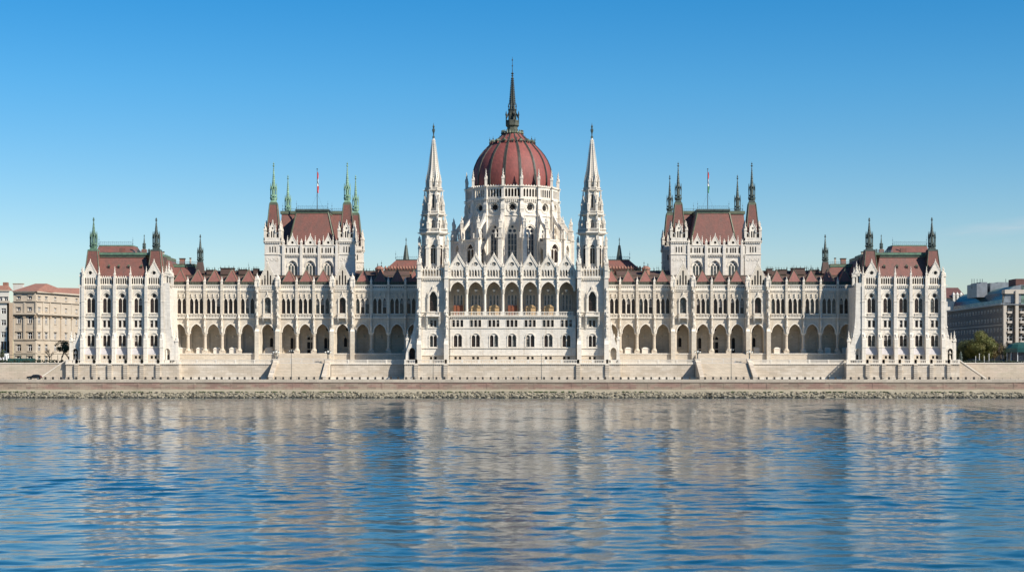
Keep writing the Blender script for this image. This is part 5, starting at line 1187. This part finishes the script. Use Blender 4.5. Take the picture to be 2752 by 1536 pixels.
# ================================================================ neighbours
stone('beige', (.48, .42, .335), (.40, .30, .20), mortar=.85, block=.05, blk=(2, .6)); stone('beige_dark', (.42, .32, .22), (.30, .22, .15), mortar=.7, block=.08, blk=(1.4, .5))
stone('plaster', (.60, .57, .50), (.48, .44, .38), mortar=.98, block=.01); stone('office', (.15, .13, .11), (.11, .09, .08), mortar=.92, block=.03, blk=(3, 3)); stone('office_light', (.50, .44, .37), (.40, .35, .28), mortar=.95, block=.02, blk=(3, 3))
simple('mansard_green', (.16, .25, .20), .5, .1, .3, .5); simple('roofgrey', (.22, .24, .26), .5, .2, .3, .7); simple('darkroof', (.12, .05, .04), .8, 0, .3, .6)
simple('kiosk_green', (.02, .08, .07), .4, .1, .2, 1); simple('fence_dark', (.015, .025, .02), .8, 0, .4, 2)
def facade(mb, wl, p, q, z0, z1, rows, n, mat, wmat='glass', bw=1.1, frame='white', trim='beige', dep=.3):
    """wall from p to q (world xy) with window rows [(sill, head, arched, width)]"""
    p, q = Vector((*p, 0)), Vector((*q, 0)); L = (q - p).length; a = math.atan2(q.y - p.y, q.x - p.x)
    M = Matrix.Translation(p) @ Matrix.Rotation(a, 4, 'Z'); mb.M = M; holes = []
    for s_, h_, ar, w_ in rows:
        for i in range(n):
            c = L * (i + .5) / n; sh = arch(c, s_, h_ - w_ / 2, w_ / 2, w_ / 2, 3) if ar else rect(c - w_ / 2, c + w_ / 2, s_, h_); holes.append(sh); wi = MB(M=M); wl.append(wi)
            wi.poly(sh, dep, wmat)
            if frame: 
                wi.box(c - .06, c + .06, dep - .1, dep - .02, s_, h_, frame); wi.box(c - w_ / 2, c + w_ / 2, dep - .1, dep - .02, (s_ + h_) / 2 + .2, (s_ + h_) / 2 + .32, frame)
                wi.box(c - w_ / 2, c - w_ / 2 + .1, dep - .1, dep - .02, s_, h_, frame); wi.box(c + w_ / 2 - .1, c + w_ / 2, dep - .1, dep - .02, s_, h_, frame)
            if trim: mb.box(c - w_ / 2 - .2, c + w_ / 2 + .2, -.18, 0, s_ - .25, s_, trim); mb.box(c - w_ / 2 - .25, c + w_ / 2 + .25, -.22, 0, h_ + .05, h_ + .3, trim)
    mb.slab(rect(0, L, z0, z1), holes, 0, .5, mat, back=False)
    return L
def put_windows(wl, W):
    for b in wl[:100]: build(b, 'window', W)
    if wl[100:]:
        m = MB()
        for b in wl[100:]: m.add(b.v, [], ''); o = len(m.v) - len(b.v); m.f += [[i + o for i in f] for f in b.f]; m.m += b.m
        build(m, 'windows', W, kind='stuff')
def corner_building():
    r = empty('apartment_building', (X(100, 52), 54, ZT), 'ornate beige stone corner building with red roof left of the palace', 'building')
    yf = 52.; P0 = (X(36, yf), yf); P1 = (X(96, yf), yf); P2 = (X(134, 59), 59.); P3 = (X(134, 59) + 24, 150.)
    zc = Z(845, yf); zt = Z(786, yf); w, wi = MB(), []
    rowsA = [(ZT + .2, ZT + 2.5, True, 1.6), (Z(942, yf), Z(925, yf), True, 1.4), (Z(912, yf), Z(892, yf), False, 1.4), (Z(868, yf), Z(851, yf), False, 1.2), (Z(835, yf), Z(825, yf), False, 1.1), (Z(803, yf), Z(795, yf), False, 1.2)]
    for (p, q_, n) in ((P0, P1, 2), (P1, P2, 2), (P2, P3, 13)):
        L = facade(w, wi, p, q_, ZT - 1, zt, rowsA if n < 5 else rowsA[1:], n, 'beige', bw=1.2)
        for zz, pr, hh in ((Z(913, yf), .3, .4), (zc, .9, .55), (Z(810, yf), .4, .35), (zt, .7, .5), (Z(949, yf), .2, .3)): w.box(0, L, -pr, 0, zz, zz + hh, 'beige')
        w.box(0, L, -.5, 0, zc - .3, zc, 'beige_dark'); w.box(0, L, -.08, 0, ZT - 1, Z(914, yf), 'beige_dark') if False else None
        for i in range(n + 1):
            c = L * i / n; w.box(c - .35, c + .35, -.35, 0, Z(912, yf), zc - .4, 'beige'); w.box(c - .45, c + .45, -.45, 0, zc - 1.1, zc - .3, 'beige_dark'); w.box(c - .3, c + .3, -.2, 0, zc + .6, Z(811, yf), 'beige')
        for i in range(n):
            c = L * (i + .5) / n; z = Z(890, yf); w.add([(c - 1.2, -.3, z), (c + 1.2, -.3, z), (c, -.3, z + .8), (c - 1.2, 0, z), (c + 1.2, 0, z), (c, 0, z + .8)], [(0, 1, 2), (0, 2, 5, 3), (1, 4, 5, 2), (0, 3, 4, 1)], 'beige')
            k = int(L / n / .55)
            for j in range(k): w.box(c - L / n / 2 + L / n * (j + .3) / k, c - L / n / 2 + L / n * (j + .65) / k, -.7, 0, zc - .3, zc - .02, 'beige_dark')
    w.M = Matrix.Identity(4)
    W = build(w, 'wall', r); put_windows(wi, W)
    rf = MB()
    a0 = [P0, P1, P2, P3, (P3[0] - 14, 152), (P0[0], 92)]; o = .9
    rf.add([(P0[0] - .5, P0[1] - o, zt + .4), (P1[0] + .3, P1[1] - o, zt + .4), (P2[0] + .8, P2[1] - .5, zt + .4), (P2[0] + 4, 76, zt + .4), (P0[0] - .5, 76, zt + .4), (P0[0] + 4, 64, zt + 3.6), (P1[0] + .5, 64, zt + 3.6)], [(0, 1, 6, 5), (1, 2, 6), (2, 3, 6), (3, 4, 5, 6), (4, 0, 5)], 'orangetile')
    rf.add([(P2[0], 62, zt - 3.5), (P3[0] + 1, 151, zt - 2.4), (P3[0] - 12, 151, zt + 5.5), (P2[0] - 10, 68, zt + 2.5)], [(0, 1, 2, 3)], 'orangetile')
    RF = build(rf, 'roof', r)
    for px, yy, wd_, t in ((48, 64, 26, 763), (170, 120, 6, 777), (187, 128, 9, 776), (177, 135, 14, 781)):
        b = MB(); c = X(px, yy); h = wd_ / 2 * S(yy); b.box(c - h, c + h, yy, yy + 1.4, zt - 1, Z(t, yy), 'orangetile' if px > 100 else 'plaster'); b.box(c - h - .15, c + h + .15, yy - .1, yy + 1.5, Z(t, yy), Z(t, yy) + .25, 'beige_dark'); build(b, 'chimney', RF)
corner_building()
def edge_building():
    yf = 17.; r = empty('apartment_building', (X(8, yf), yf, ZT), 'plain pale grey house cut by the left edge of the view', 'building')
    w, wi = MB(), []; zt = Z(812, yf)
    facade(w, wi, (X(-190, yf), yf), (X(23, yf), yf), ZT - 1, zt, [(ZT + .1, Z(917, yf), False, 1.9), (Z(905, yf), Z(891, yf), False, 1.5), (Z(873, yf), Z(859, yf), False, 1.5), (Z(842, yf), Z(828, yf), False, 1.5)], 8, 'plaster', trim=None)
    facade(w, wi, (X(23, yf), yf), (X(23, yf), yf + 4.6), ZT - 1, zt, [], 1, 'beige_dark', trim=None)  # side wall in darker stone than the front, shade put into its colour
    w.M = Matrix.Identity(4); x0, x1 = X(-190, yf), X(23, yf); w.box(x0, x1 + .4, yf - .5, yf + .1, zt - .2, zt + .5, 'beige')
    W = build(w, 'wall', r)
    w = MB(); facade(w, wi, (x0, yf + .3), (x1, yf + .3), zt + .3, Z(780, yf), [(Z(808, yf), Z(797, yf), False, 1.2)], 14, 'plaster', trim='plaster'); w.M = Matrix.Identity(4)
    w.box(x0, x1 + .3, yf, yf + .5, Z(782, yf), Z(779, yf), 'beige'); build(w, 'attic', W); put_windows(wi, W)
    w = MB(); w.sqf(x0, x1, yf, yf + 4.6, Z(779, yf), x0, x1 - 1, yf + 2, yf + 3.5, Z(766, yf), 'orangetile'); w.box(X(0, yf), X(11, yf), yf + 3, yf + 5, Z(775, yf), Z(757, yf), 'orangetile'); build(w, 'roof', r)
edge_building()
def office():
    yf = 18.; r = empty('office_building', (X(2690, yf), yf, ZT), 'dark office block with a curved blue glass mansard right of the palace', 'building')
    w, wi = MB(), []; P0 = (X(2545, 95), 95.); P1 = (X(2695, yf), yf); P2 = (X(2795, yf), yf); zc = Z(819, yf) 
    rows = [(Z(a_, yf), Z(b_, yf), False, 2.0) for a_, b_ in ((961, 951), (932, 921), (891, 879), (864, 852), (838, 828), (912, 902))]
    L = facade(w, wi, P0, P1, ZT - 1, zc, rows[1:] + rows[:1], 19, 'office', trim=None, dep=.08, frame='paleframe'); w.box(0, L, -.6, .4, zc, zc + .6, 'roofgrey'); w.box(0, L, -.1, 0, Z(873, yf), Z(871, yf), 'office_light')
    # barrel-like glass mansard along the same wall
    k = 7; pts = [(.2 + 5.5 * (1 - math.cos(R(90) * i / k)), zc + .6 + 5.8 * math.sin(R(90) * i / k) * .98) for i in range(k + 1)]; gm = MB(); gm.M = w.M
    for i in range(k):
        (a0, z0), (a1, z1) = pts[i], pts[i + 1]; m = 'mansard_glass' if i < 3 else 'mansard_green'
        gm.add([(9, a0, z0), (L, a0, z0), (L, a1, z1), (9, a1, z1)], [(0, 1, 2, 3)], m)
        if i < 3:
            for j in range(44): xx = 9 + (L - 9) * j / 43; gm.bar((xx, a0 - .05, z0), (xx, a1 - .05, z1), .07, 'kiosk_green')
    gm.box(9, L, pts[-1][0], 16, zc, pts[-1][1], 'mansard_green'); gm.box(3, 9, .5, 9, zc, zc + 3.8, 'plaster'); gm.add([(L, a_, z_) for a_, z_ in pts] + [(L, 16, pts[-1][1]), (L, 16, zc + .6)], [tuple(range(k + 3))], 'roofgrey')
    fr = MB(); fr.M = Matrix.Identity(4); w.M = Matrix.Identity(4)
    facade(w, wi, P1, P2, ZT - 1, Z(788, yf), [(Z(a_, yf), Z(b_, yf), False, 2.4) for a_, b_ in ((817, 800), (838, 827), (864, 850), (891, 874), (917, 900), (942, 926))], 3, 'office', trim=None); w.M = Matrix.Identity(4)
    zt = Z(764, yf); w.box(P1[0] + 6, P2[0], yf + 2, yf + 14, Z(790, yf), zt, 'roofgrey'); w.box(P1[0] - .2, P2[0], yf - 1.2, yf, Z(819, yf), Z(816.5, yf), 'roofgrey'); w.box(P1[0] + .5, P2[0], yf - .6, yf + 3, Z(789, yf), Z(778, yf), 'office_light'); 
    for px in (2699, 2731, 2768): w.box(X(px - 4.2, yf), X(px + 4.2, yf), yf - 1.0, yf, ZT - 1, Z(819 if px < 2705 else 780, yf), 'office_light')
    for px in (2711, 2745):
        for py in (842, 868, 895, 921): w.box(X(px - 6, yf), X(px + 6, yf), yf - 1.3, yf, Z(py, yf), Z(py - 6, yf), 'office_light')
    W = build(w, 'wall', r); put_windows(wi[95:] + wi[:95] if len(wi) > 130 else wi, W); build(gm, 'glass_mansard', r)
    yy = 50.
    for x0, x1, zb, zt_, m in ((2622, 2640, 775, 760, 'roofgrey'), (2612, 2622, 775, 764, 'roofgrey'), (2648, 2668, 776, 762, 'roofgrey'), (2668, 2676, 776, 760, 'roofgrey'), (2676, 2698, 770, 760, 'roofgrey'), (2700, 2722, 768, 760, 'white')):
        rt = MB(); rt.box(X(x0, yy), X(x1, yy), yy - 6, yy + 6, Z(800, yy), Z(zt_, yy), m); build(rt, 'rooftop_unit', r)
    for px in (2612, 2618, 2626, 2634, 2640, 2703): rt = MB(); rt.bar((X(px, 48), 48, Z(775, 48)), (X(px, 48), 48, Z(749, 48)), .14, 'iron'); build(rt, 'mast', r)
    rt = MB(); rt.box(X(2730, yf + 4), X(2860, yf + 4), yf + 4, yf + 12, Z(766, yf), Z(747, yf), 'darkroof'); build(rt, 'rooftop_unit', r)
office()
b = MB(); yy = 105.; b.box(X(2470, yy), X(2585, yy), yy, yy + 25, ZT - 1, Z(800, yy), 'plaster'); b.sqf(X(2470, yy), X(2596, yy), yy - 1, yy + 25, Z(800, yy), X(2480, yy), X(2590, yy), yy + 8, yy + 18, Z(770, yy), 'darkroof')
for px in (2562, 2572, 2582): b.box(X(px - 3, yy), X(px + 3, yy), yy - 1.2, yy + 1, Z(812, yy), Z(792, yy), 'plaster'); b.sqf(X(px - 3.5, yy), X(px + 3.5, yy), yy - 1.3, yy + 1, Z(792, yy), X(px, yy) - .1, X(px, yy) + .1, yy - .5, yy, Z(785, yy), 'plaster')
single(b, 'house', 'distant pale gabled house with dark red roof behind the office block', 'building')

# street level details at both ends
def hedge(x0, x1, y, h, label):
    m = MB(); random.seed(int(x1))
    for i in range(int((x1 - x0) * 14)): lump(m, random.uniform(x0, x1), y + random.uniform(-.5, .5), ZT + random.uniform(.1, h), random.uniform(.12, .3), 'hedgeleaf', .9, 1)
    single(m, 'hedge', label, 'hedge')
simple('hedgeleaf', (.025, .04, .018), .8, 0, .5, 3)
hedge(X(-30, -7), X(172, -7), -7, 1.0, 'low dark hedge on top of the left embankment wall')
hedge(X(2590, -7), X(2790, -7), -7, .75, 'low dark hedge on top of the right embankment wall')
b = MB(); b.box(X(1, 2), X(18, 2), 2, 4.5, ZT, ZT + 3.1, 'white'); b.box(X(1, 2) - .1, X(18, 2) + .1, 1.9, 4.6, ZT + 3.1, ZT + 3.25, 'roofgrey'); b.box(X(12, 2), X(16, 2), 1.95, 2, ZT, ZT + 2.1, 'roofgrey'); single(b, 'site_hut', 'small white cabin standing before the grey house at the left edge', 'cabin')
b = MB(); y0 = -3.
for i in range(9): xx = X(20, y0) + i * 1.9; b.box(xx, xx + .1, y0, y0 + .1, ZT, ZT + 2.6, 'kiosk_green')
b.box(X(20, y0), X(95, y0), y0, y0 + .05, ZT + .1, ZT + 1.5, 'kiosk_green'); b.box(X(20, y0), X(95, y0), y0, y0 + .1, ZT + 2.5, ZT + 2.6, 'kiosk_green'); single(b, 'site_fence', 'dark green mesh fence in front of the beige corner building', 'fence')
b = MB(); yk = -4.; c = X(2752, yk); b.lathe(c, yk + 3, [(ZT, 4.4), (ZT + .6, 4.4)], 12, 'white'); b.lathe(c, yk + 3, [(ZT + .6, 4.2), (ZT + 3.4, 4.2)], 12, 'glass_blue'); b.lathe(c, yk + 3, [(ZT + 3.4, 4.7), (ZT + 4.6, 4.6), (ZT + 5.8, 3.6), (ZT + 6.4, 1.5), (ZT + 6.5, .1)], 12, 'kiosk_green')
for i in range(12): t = 2 * math.pi * i / 12; b.bar((c + 4.25 * math.cos(t), yk + 3 + 4.25 * math.sin(t), ZT + .5), (c + 4.25 * math.cos(t), yk + 3 + 4.25 * math.sin(t), ZT + 3.4), .15, 'white')
single(b, 'pavilion_kiosk', 'round kiosk with dark green domed roof at the right edge', 'kiosk')
b = MB(); c = X(2582, -5); b.lathe(c, -5, [(ZT, .75), (ZT + .4, .7), (ZT + .5, .5), (ZT + 1.6, .45), (ZT + 1.7, .65), (ZT + 1.9, .6)], 8, 'copper_dark'); b.lathe(c, -5, [(ZT + 1.9, .3), (ZT + 2.6, .4), (ZT + 3.0, .38), (ZT + 3.2, .15), (ZT + 3.35, .2), (ZT + 3.6, .1)], 8, 'copper_dark'); single(b, 'statue', 'small green bronze statue on a plinth beside the right end pavilion', 'statue')
c2 = X(2700, 5)
b = MB(); b.M = Matrix.Translation((c2, 5, ZT)); b.slab([(-2, .35), (-2.05, .8), (-1.2, .95), (-.6, 1.4), (.9, 1.42), (1.6, .98), (2.05, .85), (2.05, .35)], [], -.8, .8, 'roofgrey')
CP = empty('parked_car', (c2, 5, ZT), 'pale silver car parked under the bare tree on the right', 'car'); build(b, 'body', CP)
for x in (-1.3, 1.3):
    for s_ in (-.78, .78): b = MB(); b.M = Matrix.Translation((c2 + x, 5 + s_, ZT + .33)) @ Matrix.Rotation(R(90), 4, 'X'); b.lathe(0, 0, [(-.1, .3), (-.08, .33), (.08, .33), (.1, .3)], 14, 'tyre'); build(b, 'wheel', CP)
b = MB(); b.M = Matrix.Translation((c2, 5, ZT)); b.slab([(-1.0, 1.0), (-.55, 1.33), (.85, 1.35), (1.3, 1.0)], [], -.82, .82, 'carglass'); build(b, 'window', CP)
for i, px in enumerate((2622, 2632, 2645, 2658)):
    b = MB(); xx = X(px, -5); b.lathe(xx, -5, [(ZT, .12), (ZT + 1.8 + (i % 2) * .8, .09), (ZT + 2.0 + (i % 2) * .8, .16), (ZT + 2.2 + (i % 2) * .8, .05)], 6, 'paleframe'); single(b, 'sign_post', 'thin pale post in the row before the green tree', 'post', 'pale posts before the right hand trees')

# trees
def leafmat(name, c, c2):
    m, nt, b = nmat(name); b.inputs['Roughness'].default_value = .7
    oi = N(nt, 'ShaderNodeNewGeometry'); f = mapr(nt, noise(nt, pos(nt), .5, 3), .35, .65)
    col = mix(nt, f, c, c2); f2 = mapr(nt, oi.outputs['Random Per Island'], 0, 1); nt.links.new(mix(nt, mathn(nt, 'MULTIPLY', f2, .5), col, tuple(x * .5 for x in c)), b.inputs['Base Color'])
leafmat('leaf_green', (.10, .12, .025), (.16, .14, .03)); leafmat('leaf_dark', (.055, .075, .028), (.07, .085, .03)); leafmat('leaf_rust', (.17, .10, .03), (.12, .11, .03)); simple('bark', (.10, .075, .055), .9, 0, .4, 3)
def tree(x, y, h, rad, leaf, n, label, seed, crown0=.25, lean=0., bare=False):
    random.seed(seed); r = empty('tree', (x, y, ZT), label, 'tree'); t = MB(); cr = MB(); tips = []
    def branch(p, d, L, w, lev):
        q = p + d * L; t.bar(p, q, w, 'bark', w * .6, 6)
        if lev >= (4 if bare else 3): tips.append(q); return
        for k in range(3 if lev < 2 else 2 + bare):
            e = (d + Vector((random.uniform(-1, 1), random.uniform(-1, 1), random.uniform(-.15, .6))) * .85).normalized(); branch(p.lerp(q, random.uniform(.55, 1)), e, L * random.uniform(.6, .8), w * .6, lev + 1)
        tips.append(q)
    branch(Vector((x, y, ZT - .1)), Vector((lean, 0, 1)), h * .33, .16 + h * .018, 0)
    build(t, 'trunk', r)
    if n:
        cl = [Vector((x + lean * h * .5 + random.uniform(-1, 1) * rad * .75, y + random.uniform(-1, 1) * rad * .75, ZT + h * random.uniform(crown0 + .1, .93))) for _ in range(26)]
        cl = [c for c in cl if ((c.x - x - lean * h * .5) / rad) ** 2 + ((c.y - y) / rad) ** 2 + ((c.z - ZT - h * .6) / (h * .42)) ** 2 < .95] + tips[:0]
        for i in range(n):
            c = random.choice(cl); v = Vector((random.gauss(0, 1), random.gauss(0, 1), random.gauss(0, .8))); v = v.normalized() * rad * .36 * random.uniform(.55, 1.05) ; p = c + v
            if p.z < ZT + h * crown0 * .6: continue
            a = Vector((random.uniform(-1, 1), random.uniform(-1, 1), random.uniform(-1, 1))).normalized(); b_ = a.cross(v.normalized() + Vector((.1, .2, .3))).normalized(); sz = random.uniform(.07, .17)
            cr.add([p + a * sz, p + b_ * sz, p - a * sz, p - b_ * sz], [(0, 1, 2, 3)], leaf)
        build(cr, 'crown', r)
tree(X(2640, 8), 8, 9.2, 5.0, 'leaf_green', 26000, 'round yellowish green tree in front of the dark office block', 21, .15)
tree(X(2610, 16), 16, 7.0, 4.2, 'leaf_dark', 13000, 'dark green tree half hidden left of the yellowish tree', 22, .08)
tree(X(2588, 12), 12, 6.4, 2.8, 'leaf_dark', 7000, 'narrow dark tree beside the right end pavilion', 23, .05)
tree(X(2672, 14), 14, 7.2, 2.8, 'leaf_rust', 3500, 'small rusty tree between the yellowish tree and the bare tree', 24, .2)
tree(X(2690, 6), 6, 8.5, 3, 'leaf_dark', 0, 'leafless brown tree before the office corner', 25, bare=True)
tree(X(2720, 16), 16, 5.5, 3.4, 'leaf_dark', 8000, 'low dark tree left of the round kiosk', 26, .05)
tree(X(166, 6), 6, 7.2, 1.9, 'leaf_dark', 1500, 'thin dark tree with a high crown in front of the beige corner building', 27, .45)
tree(X(185, 2), 2, 7.0, 1.9, 'leaf_dark', 1500, 'dark slim tree right beside the left end pavilion', 28, .42)
tree(X(133, 8), 8, 6.5, 1.6, 'leaf_dark', 0, 'bare thin tree before the beige corner building', 29, bare=True)
tree(X(7, -1), -1, 4.6, .9, 'leaf_dark', 500, 'tiny young tree by the white cabin', 30, .35)

# ================================================================ light, air, camera
sc = bpy.context.scene; W = bpy.data.worlds.new('World'); sc.world = W; W.use_nodes = True; nt = W.node_tree; bg = nt.nodes['Background']
AZ, EL = 54., 38.
sky = N(nt, 'ShaderNodeTexSky', sky_type='NISHITA'); sky.sun_disc = False; sky.sun_elevation = R(EL); sky.sun_rotation = R(180 - AZ)
sky.altitude = 100; sky.air_density = 1.0; sky.dust_density = .05; sky.ozone_density = 2.5
# faint wisp of cirrus low on the right
tc = N(nt, 'ShaderNodeTexCoord'); mp = N(nt, 'ShaderNodeMapping'); nt.links.new(tc.outputs['Generated'], mp.inputs[0]); sp = N(nt, 'ShaderNodeSeparateXYZ'); nt.links.new(tc.outputs['Generated'], sp.inputs[0])
az = mathn(nt, 'ARCTAN2', sp.outputs[0], sp.outputs[1]); el = sp.outputs[2]
u = mathn(nt, 'MULTIPLY', mapr(nt, az, .225, .31, 0, 1), mapr(nt, az, .34, .48, 1, 0)); line = mathn(nt, 'ADD', .0425, mathn(nt, 'MULTIPLY', az, .12)); dv = mathn(nt, 'ABSOLUTE', mathn(nt, 'SUBTRACT', el, line), 0)
cm = N(nt, 'ShaderNodeCombineXYZ'); nt.links.new(mathn(nt, 'MULTIPLY', az, 20), cm.inputs[0]); nt.links.new(mathn(nt, 'MULTIPLY', el, 160), cm.inputs[1])
wisp = mathn(nt, 'MULTIPLY', mathn(nt, 'MULTIPLY', mapr(nt, dv, 0, .0055, 1, 0), u), mapr(nt, noise(nt, cm.outputs[0], 1, 4), .3, .7))
hs = N(nt, 'ShaderNodeHueSaturation'); hs.inputs['Saturation'].default_value = 1.55; nt.links.new(sky.outputs[0], hs.inputs['Color']); SKYC = mix(nt, 1.0, hs.outputs[0], mix(nt, mapr(nt, el, .0, .16), (.86, .77, .88), (.88, .99, 1.03)), 'MULTIPLY')
nt.links.new(mix(nt, mathn(nt, 'MULTIPLY', wisp, .6), SKYC, (6, 6, 6.3)), bg.inputs[0]); bg.inputs[1].default_value = .078
L = bpy.data.lights.new('sun', 'SUN'); L.energy = 5.0; L.angle = R(.5); L.color = (1, .935, .84); so = bpy.data.objects.new('sun', L); C.objects.link(so)
dirv = Vector((math.sin(R(AZ)) * math.cos(R(EL)), -math.cos(R(AZ)) * math.cos(R(EL)), math.sin(R(EL)))); so.rotation_euler = dirv.to_track_quat('Z', 'Y').to_euler()
cam = bpy.data.cameras.new('camera'); co = bpy.data.objects.new('camera', cam); C.objects.link(co); co.location = (0, -CAMD, HZ); co.rotation_euler = (R(90), 0, 0)
cam.sensor_width = 36; cam.lens = 36 * F / 2752; cam.shift_y = (HY - 768) / 2752; cam.clip_end = 20000; cam.clip_start = 1; sc.camera = co
sc.view_settings.view_transform = 'Standard'; sc.view_settings.look = 'None'; sc.view_settings.exposure = .6; sc.view_settings.gamma = 1
